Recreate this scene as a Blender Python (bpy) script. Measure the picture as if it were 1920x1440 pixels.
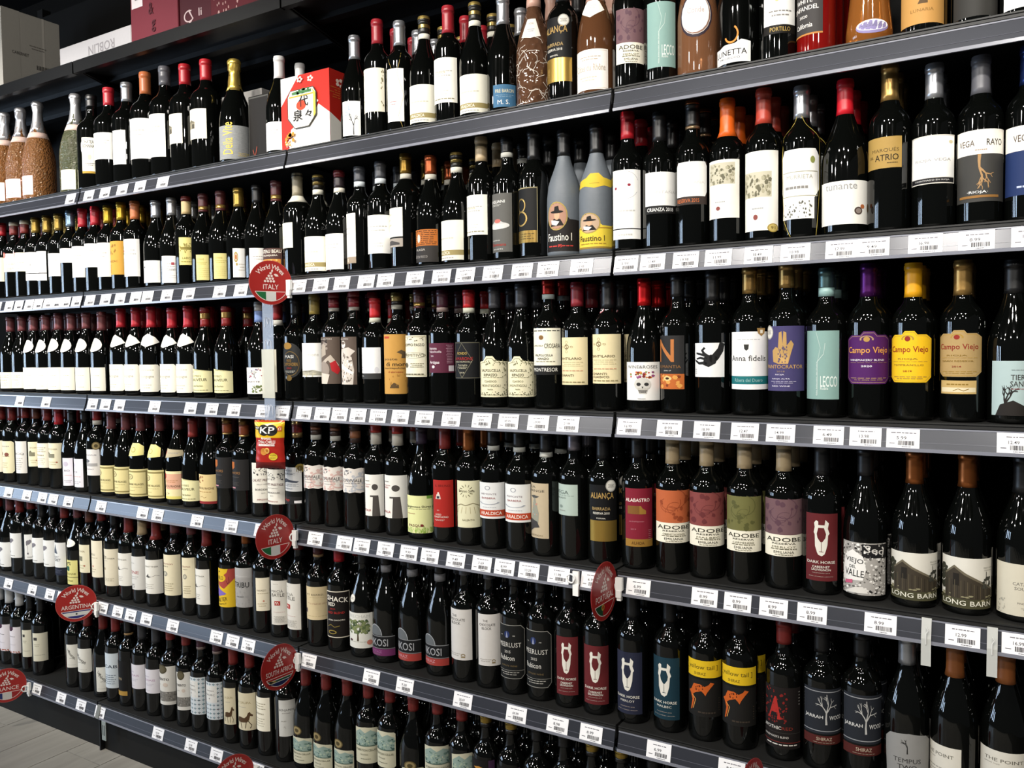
import bpy, bmesh, math, random
from math import sin, cos, pi, radians, degrees, atan2, sqrt
from mathutils import Matrix, Vector
random.seed(7)
S = bpy.context.scene
for o in list(bpy.data.objects): bpy.data.objects.remove(o)

# ---------------------------------------------------------------- camera
cd = bpy.data.cameras.new('camera'); cam = bpy.data.objects.new('camera', cd)
S.collection.objects.link(cam); S.camera = cam
M = Matrix(((0.854108, -0.012618, 0.519943), (0.519958, 0.043727, -0.853072), (-0.011971, 0.998964, 0.043908))).to_4x4()
M.translation = Vector((1.75927, -1.67332, 1.41119)); cam.matrix_world = M
cd.sensor_width = 36; cd.lens = 36 * 1550 / 1920; cd.clip_start = .02

# ---------------------------------------------------------------- world, lights, exposure
w = bpy.data.worlds.new('shop_ambient'); S.world = w; w.use_nodes = True
w.node_tree.nodes['Background'].inputs[0].default_value = (.92, .95, 1, 1)
w.node_tree.nodes['Background'].inputs[1].default_value = .035
S.view_settings.view_transform = 'Standard'; S.view_settings.look = 'None'
S.view_settings.gamma = 1; S.view_settings.use_curve_mapping = False
S.view_settings.exposure = 0.5
def spot(x, y, z, tx, ty, tz, e, ang=62, blend=.7, r=.035, col=(1, .95, .88)):
    l = bpy.data.lights.new('track_spotlight', 'SPOT'); o = bpy.data.objects.new('track_spotlight', l)
    S.collection.objects.link(o); o.location = (x, y, z)
    o.rotation_euler = (Vector((tx, ty, tz)) - Vector((x, y, z))).to_track_quat('-Z', 'Y').to_euler()
    l.energy = e; l.spot_size = radians(ang); l.spot_blend = blend; l.shadow_soft_size = r; l.color = col
for x, e in ((-2.3, 95), (-1.55, 100), (-.75, 95), (.05, 70), (.8, 62), (1.55, 62), (2.3, 55)):
    spot(x, -1.55, 2.85, x + .05, .1, 1.60, e, ang=62, blend=.6, r=.05)
def area(name, loc, tgt, sx, sy, e, col):
    l = bpy.data.lights.new(name, 'AREA'); o = bpy.data.objects.new(name, l); S.collection.objects.link(o)
    o.location = loc; o.rotation_euler = (Vector(tgt) - Vector(loc)).to_track_quat('-Z', 'Y').to_euler()
    l.shape = 'RECTANGLE'; l.size = sx; l.size_y = sy; l.energy = e; l.color = col
for k in range(3): area('shop_window_daylight', (-5.6 + .35*k, -2.0 - 1.1*k, 1.5), (0, 0, 1.1), .28, 1.3, 28, (.60, .77, 1))
for x, y in ((-2.9, -2.8), (-.6, -2.9), (1.9, -2.8), (-1.9, -4.3), (.9, -4.3), (3.2, -4.2)):      # lamps further out in the shop
    l = bpy.data.lights.new('shop_ceiling_lamp', 'POINT'); o = bpy.data.objects.new('shop_ceiling_lamp', l); S.collection.objects.link(o)
    o.location = (x, y, 2.9); l.energy = 56; l.shadow_soft_size = .08; l.color = (1, .96, .9)

# ---------------------------------------------------------------- materials
def lin(h):
    h = h.lstrip('#'); r = []
    if len(h) == 3: h = ''.join(q + q for q in h)
    for i in (0, 2, 4):
        c = int(h[i:i+2], 16) / 255; r.append(c / 12.92 if c <= .04045 else ((c + .055) / 1.055) ** 2.4)
    return (*r, 1)
MC = {}
def mat(h, rough=.5, metal=0, noise=.06, scale=60, spec=.5, coat=0, bump=0, trans=0, ior=1.5, key=''):
    k = (h, rough, metal, noise, scale, spec, coat, bump, trans, key)
    if k in MC: return MC[k]
    m = bpy.data.materials.new('surface_' + h.strip('#')); m.use_nodes = True; n = m.node_tree; b = n.nodes['Principled BSDF']
    c = lin(h); b.inputs['Base Color'].default_value = c; b.inputs['Roughness'].default_value = rough
    b.inputs['Metallic'].default_value = metal; b.inputs['Specular IOR Level'].default_value = spec; b.inputs['IOR'].default_value = ior
    b.inputs['Coat Weight'].default_value = coat; b.inputs['Coat Roughness'].default_value = .08
    b.inputs['Transmission Weight'].default_value = trans
    if noise or bump:
        tc = n.nodes.new('ShaderNodeTexCoord'); nz = n.nodes.new('ShaderNodeTexNoise'); nz.inputs['Scale'].default_value = scale
        nz.inputs['Detail'].default_value = 2
        n.links.new(tc.outputs['Object'], nz.inputs['Vector'])
        if noise:
            mx = n.nodes.new('ShaderNodeMix'); mx.data_type = 'RGBA'
            mx.inputs[6].default_value = tuple(v * (1 - noise) for v in c[:3]) + (1,); mx.inputs[7].default_value = tuple(min(1, v * (1 + noise)) for v in c[:3]) + (1,)
            n.links.new(nz.outputs['Fac'], mx.inputs[0]); n.links.new(mx.outputs[2], b.inputs['Base Color'])
        if bump:
            bp = n.nodes.new('ShaderNodeBump'); bp.inputs['Strength'].default_value = bump; bp.inputs['Distance'].default_value = .002
            n.links.new(nz.outputs['Fac'], bp.inputs['Height']); n.links.new(bp.outputs['Normal'], b.inputs['Normal'])
    MC[k] = m; return m
def paper(h): return mat(h, .6, 0, .03, 90, spec=.22)
def metalfoil(h): return mat(h, .3, .75, .05, 40)
def plast(h, r=.4): return mat(h, r, 0, .04, 30)
G_DARK = mat('#060706', .035, 0, 0, spec=.55, key='dark glass')
G_FROST = mat('#5e646a', .55, 0, .05, 120, bump=.15, key='frosted')
def emboss(h, trans, sc=150, key=''):
    m = mat(h, .06, 0, 0, trans=trans, key='emb' + key); n = m.node_tree; b = n.nodes['Principled BSDF']
    tc = n.nodes.new('ShaderNodeTexCoord'); v = n.nodes.new('ShaderNodeTexVoronoi'); v.inputs['Scale'].default_value = sc
    bp = n.nodes.new('ShaderNodeBump'); bp.inputs['Strength'].default_value = .9; bp.inputs['Distance'].default_value = .004
    n.links.new(tc.outputs['Object'], v.inputs['Vector']); n.links.new(v.outputs['Distance'], bp.inputs['Height']); n.links.new(bp.outputs['Normal'], b.inputs['Normal'])
    return m
GL = {'dark': G_DARK, 'frost': G_FROST, 'rose': emboss('#94643a', .4, key='r'), 'clear': emboss('#62654a', .45, key='c'),
      'rose2': mat('#70492f', .04, 0, 0, trans=.45, key='r2'), 'rose3': mat('#8f6244', .04, 0, 0, trans=.45, key='r3'),
      'rose4': mat('#a4662e', .04, 0, 0, trans=.45, key='r4'), 'red': mat('#8a1310', .04, 0, 0, trans=.3, key='red'),
      'web': emboss('#5f4230', .25, 60, key='w')}
BLACK = mat('#0d0d0d', .42, 0, .05, 20, spec=.3); DECK = mat('#1b1b1a', .55, 0, .12, 35, bump=.05)
RIM = mat('#232323', .3, 0, .03, 10); BACK = mat('#060606', .7, 0, .1, 12, spec=.12)
STRIP = mat('#34363d', .27, .15, .05, 8, spec=.45); STRIPA = mat('#4e5057', .25, .5, .05, 8, spec=.6); STRIPEDGE = mat('#7f818b', .2, 0, .02, 8)
WHITE = mat('#eeeeea', .5, 0, .02, 20)

# ---------------------------------------------------------------- helpers
def link(name, me, mats, parent=None, loc=None):
    o = bpy.data.objects.new(name, me); S.collection.objects.link(o)
    for m in mats:
        if len(me.materials) < len(mats): me.materials.append(m)
    if parent: o.parent = parent
    if loc: o.location = loc
    return o
def tag(o, label=None, cat=None, group=None, kind=None):
    if label: o['label'] = label
    if cat: o['category'] = cat
    if group: o['group'] = group
    if kind: o['kind'] = kind
    return o
def empty(name, loc, rz=0):
    o = bpy.data.objects.new(name, None); S.collection.objects.link(o); o.location = loc; o.rotation_euler = (0, 0, rz)
    o.empty_display_size = .02; return o
class MB:
    def __init__(s): s.v = []; s.f = []; s.m = []; s.sm = []
    def box(s, x0, x1, y0, y1, z0, z1, m=0):
        i = len(s.v); s.v += [(x, y, z) for z in (z0, z1) for y in (y0, y1) for x in (x0, x1)]
        for q in ((0, 2, 3, 1), (4, 5, 7, 6), (0, 1, 5, 4), (2, 6, 7, 3), (0, 4, 6, 2), (1, 3, 7, 5)):
            s.f.append(tuple(i + k for k in q)); s.m.append(m); s.sm.append(0)
    def prism(s, prof, x0, x1, m=0):      # profile of (y, z) pushed along x
        i = len(s.v); n = len(prof); s.v += [(x0, y, z) for y, z in prof] + [(x1, y, z) for y, z in prof]
        for k in range(n):
            j = (k + 1) % n; s.f.append((i + k, i + n + k, i + n + j, i + j)); s.m.append(m); s.sm.append(0)
        s.f.append(tuple(i + k for k in range(n))); s.f.append(tuple(i + n + k for k in reversed(range(n)))); s.m += [m, m]; s.sm += [0, 0]
    def lathe(s, prof, seg=28, m=0, smooth=1, wob=0):
        i = len(s.v)
        for r, z in prof:
            for k in range(seg):
                a = 2 * pi * k / seg; rr = r * (1 + wob * random.uniform(-1, 1)); s.v.append((rr * cos(a), rr * sin(a), z))
        for j in range(len(prof) - 1):
            for k in range(seg):
                q = (k + 1) % seg; s.f.append((i + j*seg + k, i + j*seg + q, i + (j+1)*seg + q, i + (j+1)*seg + k)); s.m.append(m); s.sm.append(smooth)
        s.f.append(tuple(i + k for k in reversed(range(seg)))); s.f.append(tuple(i + (len(prof)-1)*seg + k for k in range(seg))); s.m += [m, m]; s.sm += [0, 0]
    def tube(s, pts, r, seg=6, m=0):
        i = len(s.v); n = len(pts)
        for a in range(n):
            p = Vector(pts[a]); d = (Vector(pts[min(a+1, n-1)]) - Vector(pts[max(a-1, 0)])).normalized()
            u = d.cross(Vector((0, 0, 1)) if abs(d.z) < .9 else Vector((1, 0, 0))).normalized(); v = d.cross(u)
            for k in range(seg):
                t = 2 * pi * k / seg; q = p + (u * cos(t) + v * sin(t)) * r; s.v.append(tuple(q))
        for a in range(n - 1):
            for k in range(seg):
                q = (k + 1) % seg; s.f.append((i + a*seg + k, i + a*seg + q, i + (a+1)*seg + q, i + (a+1)*seg + k)); s.m.append(m); s.sm.append(1)
    def mesh(s, name):
        me = bpy.data.meshes.new(name); me.from_pydata(s.v, [], s.f); me.polygons.foreach_set('material_index', s.m)
        me.polygons.foreach_set('use_smooth', [bool(q) for q in s.sm]); me.update(); return me
    def build(s, name, mats, parent=None, loc=None):
        mats = mats if isinstance(mats, (list, tuple)) else [mats]
        me = s.mesh(name)
        for m in mats: me.materials.append(m)
        o = bpy.data.objects.new(name, me); S.collection.objects.link(o)
        if parent: o.parent = parent
        if loc: o.location = loc
        return o
def chamfer(o, w=.002):
    b = bmesh.new(); b.from_mesh(o.data); bmesh.ops.bevel(b, geom=b.edges[:], offset=w, segments=1, affect='EDGES'); b.to_mesh(o.data); b.free(); return o

# ---------------------------------------------------------------- print: flat artwork pieces in unit coordinates
TC = {}
def textgeo(s):
    if s in TC: return TC[s]
    c = bpy.data.curves.new('lettering', 'FONT'); c.body = s; c.resolution_u = 2; c.offset = 0 if 'M' in s else .009; c.fill_mode = 'FRONT'
    o = bpy.data.objects.new('lettering', c); S.collection.objects.link(o)
    me = bpy.data.meshes.new_from_object(o.evaluated_get(bpy.context.evaluated_depsgraph_get()))
    v = [(q.co.x, q.co.y) for q in me.vertices]; f = [tuple(p.vertices) for p in me.polygons]
    bpy.data.objects.remove(o); bpy.data.curves.remove(c); bpy.data.meshes.remove(me)
    if v:
        x0 = min(a for a, b in v); x1 = max(a for a, b in v); y0 = min(b for a, b in v); y1 = max(b for a, b in v)
        v = [((a - x0) / (x1 - x0 + 1e-9) - .5, (b - y0) / (y1 - y0 + 1e-9) - .5) for a, b in v]
        TC[s] = (v, f, (x1 - x0), (y1 - y0))
    else: TC[s] = ([], [], 1, 1)
    return TC[s]
class Art:
    """coloured flat pieces: each is (colour, verts2d, faces, layer)"""
    def __init__(s, bg=None, shape=None):
        s.p = []; s.L = 0; s.hold = False
        if bg: s.poly(bg, shape or [(0, 0), (1, 0), (1, 1), (0, 1)]); 
    def add(s, col, v, f, layer=None):
        if not s.hold: s.L += 1
        s.p.append((col, v, f, s.L if layer is None else layer)); return s
    def poly(s, col, pts, layer=None): return s.add(col, list(pts), [tuple(range(len(pts)))], layer)
    def keep(s, on=True):
        if on: s.L += 1
        s.hold = on; return s
    def rect(s, col, x0, y0, x1, y1): return s.poly(col, [(x0, y0), (x1, y0), (x1, y1), (x0, y1)])
    def disc(s, col, cx, cy, rx, ry=None, n=18):
        ry = ry or rx; return s.poly(col, [(cx + rx * cos(2*pi*k/n), cy + ry * sin(2*pi*k/n)) for k in range(n)])
    def ring(s, col, cx, cy, rx, ry, t=.12, n=20, a0=0, a1=360):
        v = []; f = []
        for k in range(n + 1):
            a = radians(a0 + (a1 - a0) * k / n); v += [(cx + rx*cos(a), cy + ry*sin(a)), (cx + rx*(1-t)*cos(a), cy + ry*(1-t)*sin(a))]
        for k in range(n): f.append((2*k, 2*k+2, 2*k+3, 2*k+1))
        return s.add(col, v, f)
    def frame(s, col, m=.04, t=.012, my=None):
        my = my or m
        for q in ((m, my, 1-m, my+t), (m, 1-my-t, 1-m, 1-my), (m, my, m+t, 1-my), (1-m-t, my, 1-m, 1-my)): s.rect(col, *q)
        return s
    def t(s, txt, cx, cy, w, h, col='#2a2826', rot=0, skew=0):
        v, f, a, b = textgeo(txt); c, d = cos(radians(rot)), sin(radians(rot))
        q = []
        for x, y in v:
            x = x * w + skew * y * h; y = y * h; q.append((cx + c*x - d*y, cy + d*x + c*y))
        return s.add(col, q, f)
    def lines(s, x0, x1, y0, y1, n, col='#8b8883', th=.35, seed=1):
        R = random.Random(seed); dy = (y1 - y0) / n; v = []; f = []
        for k in range(n):
            y = y1 - (k + .5) * dy; m = R.uniform(0, .18) * (x1 - x0); x = x0 + m
            while x < x1 - m:
                wd = min(R.uniform(.06, .2) * (x1 - x0), x1 - m - x); i = len(v); h = dy * th / 2
                v += [(x, y-h), (x+wd, y-h), (x+wd, y+h), (x, y+h)]; f.append((i, i+1, i+2, i+3)); x += wd + .03*(x1-x0)
        return s.add(col, v, f)
    def stroke(s, col, pts, w):
        v = []; f = []; n = len(pts)
        for i, (x, y) in enumerate(pts):
            a = pts[max(i-1, 0)]; b = pts[min(i+1, n-1)]; dx, dy = b[0]-a[0], b[1]-a[1]; l = sqrt(dx*dx+dy*dy) or 1
            ww = w if not isinstance(w, (list, tuple)) else w[0] + (w[1]-w[0])*i/(n-1)
            v += [(x - dy/l*ww/2, y + dx/l*ww/2), (x + dy/l*ww/2, y - dx/l*ww/2)]
        for i in range(n-1): f.append((2*i+1, 2*i+3, 2*i+2, 2*i))
        return s.add(col, v, f)
    def blobs(s, cols, x0, y0, x1, y1, n, r0, r1, seed=3, asp=1, k=6):
        R = random.Random(seed)
        for c in cols:
            v = []; f = []
            for _ in range(n // len(cols)):
                x, y, r = R.uniform(x0, x1), R.uniform(y0, y1), R.uniform(r0, r1); i = len(v); a0 = R.random()*6
                v += [(min(1, max(0, x + r*cos(a0+2*pi*q/k)*R.uniform(.6, 1))), min(1, max(0, y + r*asp*sin(a0+2*pi*q/k)*R.uniform(.6, 1)))) for q in range(k)]; f.append(tuple(range(i, i+k)))
            s.add(c, v, f)
        return s
    def tree(s, col, cx, y0, w, h, leaf=None, seed=1, roots=False):
        R = random.Random(seed); sg = -1 if roots else 1; s.L += 1; s.hold = True
        def br(x, y, a, l, t, d):
            x2, y2 = x + l*w*sin(a), y + sg*l*h*cos(a); s.stroke(col, [(x, y), ((x+x2)/2 + R.uniform(-.02, .02)*w, (y+y2)/2), (x2, y2)], [t*w, t*w*.6])
            if d: 
                for _ in range(3 if d > 1 else 2): br(x2, y2, a + R.uniform(-.85, .85), l*R.uniform(.6, .8), t*.6, d-1)
        br(cx, y0, 0, .36, .09, 3); s.hold = False
        if leaf:
            for c in leaf: s.blobs([c], cx - w*.5, y0 + h*.38, cx + w*.5, y0 + h, 34, .05*w, .1*w, seed=R.randint(1, 99), asp=h/w)
        return s
    def cut(s, nx, ny=0):
        """triangulated, sliced in vertical bands so the print can be bent; -> verts (x, y, layer), faces, colour index, colours"""
        cols = []; b = bmesh.new()
        for col, v, f, L in s.p:
            if col not in cols: cols.append(col)
            ci = cols.index(col); bv = [b.verts.new((x, y, L * .001)) for x, y in v]
            for q in f:
                try: b.faces.new([bv[k] for k in q]).material_index = ci
                except ValueError: pass
        bmesh.ops.triangulate(b, faces=[q for q in b.faces if len(q.verts) > 4])
        xs = [x for c, v, f, L in s.p for x, y in v]; lo, hi = (min(xs), max(xs)) if xs else (0, 1)
        for k in range(math.ceil(lo * nx), math.floor(hi * nx) + 1):
            bmesh.ops.bisect_plane(b, geom=b.verts[:] + b.edges[:] + b.faces[:], dist=1e-5, plane_co=(k / nx, 0, 0), plane_no=(1, 0, 0))
        if ny:
            for k in range(-1, ny + 3): bmesh.ops.bisect_plane(b, geom=b.verts[:] + b.edges[:] + b.faces[:], dist=1e-5, plane_co=(0, k / ny, 0), plane_no=(0, 1, 0))
        b.verts.index_update(); b.normal_update()
        V = [tuple(q.co) for q in b.verts]; F = []; Mi = []
        for q in b.faces:
            ids = [x.index for x in q.verts]
            if q.normal.z < 0: ids.reverse()
            F.append(tuple(ids)); Mi.append(q.material_index)
        b.free(); return V, F, Mi, cols
CUT = {}
def cutart(key, nx=14, ny=0):
    if (key, nx, ny) not in CUT: CUT[(key, nx, ny)] = STY[key][1]().cut(nx, ny)
    return CUT[(key, nx, ny)]
def colmat(c):
    if c[-1] == 'm': return metalfoil(c[:-1])
    return paper(c)
def flat(name, art, w, h, mats=None, parent=None, eps=.0002, nx=1, thick=0):
    """artwork as a flat sheet in the XZ plane facing -Y, origin at bottom left"""
    V, F, Mi, cols = art.cut(nx)
    me = bpy.data.meshes.new(name); me.from_pydata([(x*w, -z*1000*eps, y*h) for x, y, z in V], [], F)
    me.polygons.foreach_set('material_index', Mi)
    for c in cols: me.materials.append(colmat(c))
    o = bpy.data.objects.new(name, me); S.collection.objects.link(o)
    if parent: o.parent = parent
    return o

# ---------------------------------------------------------------- label designs: name -> (words, artwork)
STY = {}
def sty(name, words, f): STY[name] = (words, f)
CR = '#ece6d2'; WH = '#f4f3ee'; DK = '#2a2826'; GY = '#8b8883'
def wl(seed=1, bg=WH): return Art(bg).lines(.15, .85, .55, .75, 2, '#b9b6b0', .3, seed).lines(.25, .75, .15, .3, 2, '#c9c6c0', .3, seed+1)
sty('pinklab', 'pale pink label on patterned glass', lambda: Art('#f0d3cf').stroke('#a06070', [(.2, .3), (.3, .7), (.42, .4), (.5, .65)], .03).lines(.2, .8, .1, .3, 2, '#b98a90'))
sty('plainpale', 'small plain pale label', lambda: Art('#eeecd4').lines(.2, .8, .3, .5, 2, '#c9c6a8'))
sty('bonnat', 'white label with dark capitals', lambda: Art('#f1eee2').t('CHATEAU', .5, .88, .84, .09).t('BONNHAT', .5, .76, .84, .09).disc('#cfc8b0', .5, .45, .12, .08).rect('#b99437', 0, 0, 1, .06).lines(.2, .8, .2, .3, 2))
sty('blank', 'plain white label', lambda: wl(1))
sty('blank2', 'plain cream label', lambda: wl(4, '#f2efe2').t('Conca', .4, .68, .4, .07, '#b5aa90').lines(.1, .9, .05, .12, 1, '#8f8a70'))
sty('house', 'cream label with house drawing', lambda: Art('#efe9d4').lines(.1, .6, .75, .9, 3, '#b0a88c').rect('#8a836f', .25, .35, .62, .55).poly('#6e6858', [(.22, .55), (.65, .55), (.44, .66)]).rect('#4e4a40', .5, .35, .6, .5))
sty('vite', 'frosted lower half and gold script', lambda: Art('#8d8f8f').lines(0, 1, 0, 1, 26, '#9c9e9d', .3).t('Della Vite', .28, .62, .95, .24, '#d9bd52', 90).lines(.5, .8, .08, .2, 3, '#cbb057'))
sty('tree1', 'white label with black tree', lambda: Art(WH).t('VIE', .3, .8, .4, .12, '#8fa5ba').t('DI', .3, .64, .25, .12, '#8fa5ba').tree('#2a2c30', .65, .02, .6, .75, seed=4))
sty('vines', 'tall cream label with leaf border', lambda: Art('#efe9d4').blobs(['#8d8562'], .03, .03, .12, .95, 14, .02, .04).blobs(['#8d8562'], .88, .03, .97, .95, 14, .02, .04, 5))
sty('net1', 'white label under gold netting', lambda: Art(WH).t('Muga', .4, .8, .4, .1, '#bbb').lines(.2, .6, .3, .4, 2, '#c08080').stroke('#c8ac5a', [(.9, 1.3), (.65, .9), (1, .5), (.7, .1), (.9, -.1)], .012).stroke('#c8ac5a', [(.1, 1.2), (.45, .9), (.1, .5)], .008))
sty('brownband', 'cream label with brown base band', lambda: Art('#f0eddc').rect('#9c8d5c', .0, .12, 1, .25).t('ARALDICA', .32, .185, .5, .08, '#f0eddc').lines(.1, .7, .5, .6, 1, '#c8c4b4').lines(.1, .7, .03, .08, 1))
sty('baron', 'blue label with pale script', lambda: Art('#3f6b8c').t('PRE BARON', .5, .72, .8, .16, '#c9c4a2').lines(.1, .9, .42, .56, 2, '#7f9db0').t('M. S.', .45, .22, .5, .2, '#e8e8e4'))
sty('webn', 'pink glass under white netting', lambda: Art('#e9e1d8', [(.2, 1), (.8, 1), (1, .1), (.5, 0), (0, .1)]).t('ROSE', .5, .75, .3, .1, '#8b7a74').lines(.3, .7, .3, .5, 2))
sty('alianca', 'black label with gold lower band', lambda: Art('#0d0d0e').rect('#b8964am', 0, 0, 1, .37).t('ALIANÇA', .45, .80, .82, .13, '#b08f52').t('BAIRRADA', .42, .58, .62, .055, '#a88d5a').t('RESERVA 2018', .42, .50, .56, .04, '#d8d4c8').t('PORTUGAL', .42, .41, .3, .025, '#d8d4c8'))
sty('rhone', 'white label on pink wine', lambda: Art('#efe9e2').frame('#d0c2ac', .03, .01).t('Côtes du Rhône', .5, .55, .84, .17, '#b8ab9c').lines(.2, .8, .72, .85, 2, '#b8ab9c').lines(.2, .7, .2, .35, 2, '#c8bfae'))
def adobe(c, c2, name):
    def f():
        a = Art(CR); a.rect(c, 0, .38, 1, 1); a.blobs([c2], .05, .42, .95, .96, 14, .03, .09, len(name), .8, 9)
        a.keep()
        for k in range(5): a.ring(c2, .45 + .08*sin(k*2), .6 + .06*k, .14 + .03*k, .10 + .02*k, .06, 14, k*60, k*60 + 200)
        a.keep(False).t('ADOBE', .5, .295, .80, .075, '#3c3a30').t('RESERVA', .5, .225, .5, .03, '#3c3a30').t(name, .5, .165, .5, .035, '#6a6650')
        a.lines(.2, .8, .115, .145, 1, '#6a6650', .5, 3).t('EMILIANA', .5, .075, .42, .045, '#3c3a30').lines(.3, .7, .02, .04, 1, '#6a6650', .5, 3); return a
    return f
sty('adobeo', 'orange over cream label', adobe('#b65f38', '#8f4224', 'CABERNET SAUVIGNON'))
sty('adober', 'dusky red over cream label', adobe('#80423f', '#652e2f', 'MALBEC'))
sty('adobeg', 'olive green over cream label', adobe('#6d6b3e', '#55552e', 'CARMENERE'))
sty('adobem', 'mauve over cream label', adobe('#6f5357', '#5a3f49', 'MERLOT'))
sty('lecco', 'tall pale teal label', lambda: Art('#83a39c').t('LECCO', .72, .26, .44, .16, '#d9e2dc').stroke('#c6d2cc', [(.38, .98), (.5, .75), (.42, .55), (.42, .06)], .008).stroke('#c6d2cc', [(.62, .82), (.58, .66), (.42, .55)], .010).t('Roble', .6, .16, .2, .04, '#d9e2dc').t('Alta Selección del Duero', .40, .3, .5, .03, '#d9e2dc', 90))
sty('oval', 'oval white label on rose wine', lambda: Art().disc('#2f2530', .5, .5, .5, .6).disc(WH, .5, .5, .45, .53).disc('#8c6a5a', .5, .5, .44, .52).disc(WH, .48, .52, .42, .5).t('Conde', .5, .6, .5, .15, '#b9a6a0'))
sty('lunetta', 'white peaked label and orange moon', lambda: Art(WH, [(0, 0), (1, 0), (1, .78), (.78, .86), (.62, .72), (.38, .72), (.22, .62), (0, .66)]).t('LUNETTA', .5, .40, .82, .22, DK).t('PROSECCO', .5, .18, .5, .08, '#555').ring('#d98a3a', .55, 1.1, .17, .36, .22, 22, 200, 420))
sty('portillo', 'white label over black gold band', lambda: Art(WH).rect('#16130f', 0, 0, 1, .16).t('PORTILLO', .5, .08, .6, .08, '#b89a55').disc('#d8c486', .4, .62, .05, .03).lines(.15, .85, .3, .45, 2))
sty('zinf', 'dark grey label on red wine', lambda: Art('#3d3a39').t('WHITE', .5, .62, .5, .08, '#e4e0da').t('ZINFANDEL', .5, .49, .8, .08, '#e4e0da').t('2020', .5, .34, .24, .05, '#e4e0da').t('California', .5, .18, .5, .09, '#e4e0da').rect('#c07f3e', 0, 0, 1, .03))
sty('sticker', 'oval sticker on waisted amber glass', lambda: Art().disc('#8c82b0', .5, .45, .5, .5).disc('#f0eff2', .5, .55, .48, .4).lines(.15, .85, .4, .75, 4, '#6a6a7a', .35))
sty('lunaria', 'tan label with small dog drawing', lambda: Art('#bf8f4e').poly('#5a4428', [(.42, .38), (.6, .38), (.6, .44), (.52, .46), (.56, .52), (.46, .46)]).t('LUNARIA', .5, .26, .42, .06, '#8f6a34').blobs(['#a87a3c'], .1, .5, .9, .98, 20, .008, .016))
sty('darkgrey', 'charcoal label with gold mark', lambda: Art('#33322f').t('PRODUCT OF FRANCE', .5, .55, .55, .03, '#a9a59c').poly('#d8b95a', [(.5, .36), (.53, .4), (.5, .44), (.47, .4)]).lines(.3, .7, .7, .9, 3, '#a9a59c'))
# second shelf
sty('cream', 'cream label', lambda: Art(CR).lines(.15, .85, .62, .85, 3, '#a89f86').lines(.2, .8, .12, .4, 4, '#b9b19a').t('Château', .5, .52, .5, .07, '#8a8068'))
sty('cream2', 'tall cream label with fine script', lambda: Art('#e6ddc4').t('TABOREZO', .35, .62, .6, .05, '#6a5f48').lines(.1, .8, .5, .56, 1, '#b9ad90').lines(.1, .7, .12, .25, 2, '#b9ad90').disc('#c98f78', .5, .3, .06, .03))
sty('seal', 'cream label with red wax seal', lambda: Art(CR).ring('#a04038', .25, .92, .17, .16, .5).disc('#c08878', .25, .92, .12, .1).lines(.1, .9, .35, .5, 2, '#a89f86').lines(.1, .8, .12, .25, 2, '#c08878'))
sty('lined', 'white label with black rule', lambda: wl(7).rect('#1c1a1a', 0, .235, 1, .262).t('of- 1', .5, .55, .4, .07, '#77736c'))
sty('goldlab', 'orange gold label', lambda: Art('#c9973d').blobs(['#8d6420'], .2, .62, .7, .88, 12, .03, .07).t('DAUZAC', .45, .4, .6, .06, '#6d4d1c').lines(.1, .4, .05, .3, 5, '#a67a2c'))
sty('crest', 'white label with small crest', lambda: wl(9).ring('#7d9a72', .2, .78, .09, .03, .5).disc('#c77a78', .2, .68, .05, .03).disc('#7d9a72', .2, .62, .05, .02))
sty('smallsq', 'white label with tiny dark square', lambda: wl(2).rect('#2a2c3a', .28, .66, .36, .74))
sty('redsq', 'white label with tiny red square', lambda: wl(3).rect('#b05058', .5, .66, .64, .76).t('Cazalet', .55, .5, .55, .09, '#9a9894'))
sty('castle', 'yellow label with castle drawing', lambda: Art('#e5d88a').rect('#8c7f3e', .1, .55, .9, .66).blobs(['#857838', '#a39650'], .08, .45, .9, .78, 24, .03, .06, 5).t('LARCIS', .5, .25, .6, .08, '#7a6e34').lines(.1, .9, .08, .16, 1, '#a39650'))
sty('yellowtxt', 'yellow label with pale lettering', lambda: Art('#ecdf95').t('DOMAINE', .25, .82, .35, .07, '#b3a24e').lines(.05, .6, .6, .74, 2, '#c9b964').lines(.1, .9, .1, .5, 5, '#dccd80', .25))
sty('crestg', 'white label with gold crest', lambda: Art(WH).ring('#b39a4e', .18, .7, .12, .18, .35).disc('#c07840', .18, .7, .06, .1).disc('#b39a4e', .22, .45, .05, .05).lines(.3, .9, .2, .5, 3, '#cfcabc'))
sty('beaulab', 'brown and orange label', lambda: Art('#4c3530').t('CHATEAU BEAU', .5, .88, .95, .13, '#ece4d4').t('LA TRONQUERA', .5, .72, .7, .07, '#ece4d4').rect('#d08a3c', .05, .1, .95, .58).blobs(['#e8c070', '#8a3c24'], .08, .12, .92, .55, 24, .03, .06))
sty('tanfoot', 'white label with tan foot', lambda: wl(11, '#f4f1e6').rect('#9b8b78', 0, 0, 1, .13).rect('#e8dfcc', .25, .03, .29, .1).rect('#e8dfcc', .6, .03, .64, .1))
sty('picfoot', 'narrow white label over small picture', lambda: Art('#f2efe0').rect('#0b0d0a', 0, .22, 1, .26).rect('#a39a90', 0, 0, 1, .22).poly('#4a4644', [(.1, .05), (.9, .05), (.9, .1), (.6, .17), (.1, .12)]).lines(.1, .6, .5, .9, 3, '#cbc7b4'))
sty('alasia', 'orange patterned label over charcoal', lambda: Art('#33302e').rect('#b96a2c', 0, .5, 1, 1).lines(0, 1, .52, .98, 8, '#5a3517', .45, 3).rect('#b96a2c', .25, .55, .45, .92).disc('#d7d3c4', .35, .73, .07, .13).t('ALASIA', .4, .38, .4, .07, '#b9b3aa').t('Barbaresco', .4, .18, .55, .11, '#8a8580'))
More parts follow.
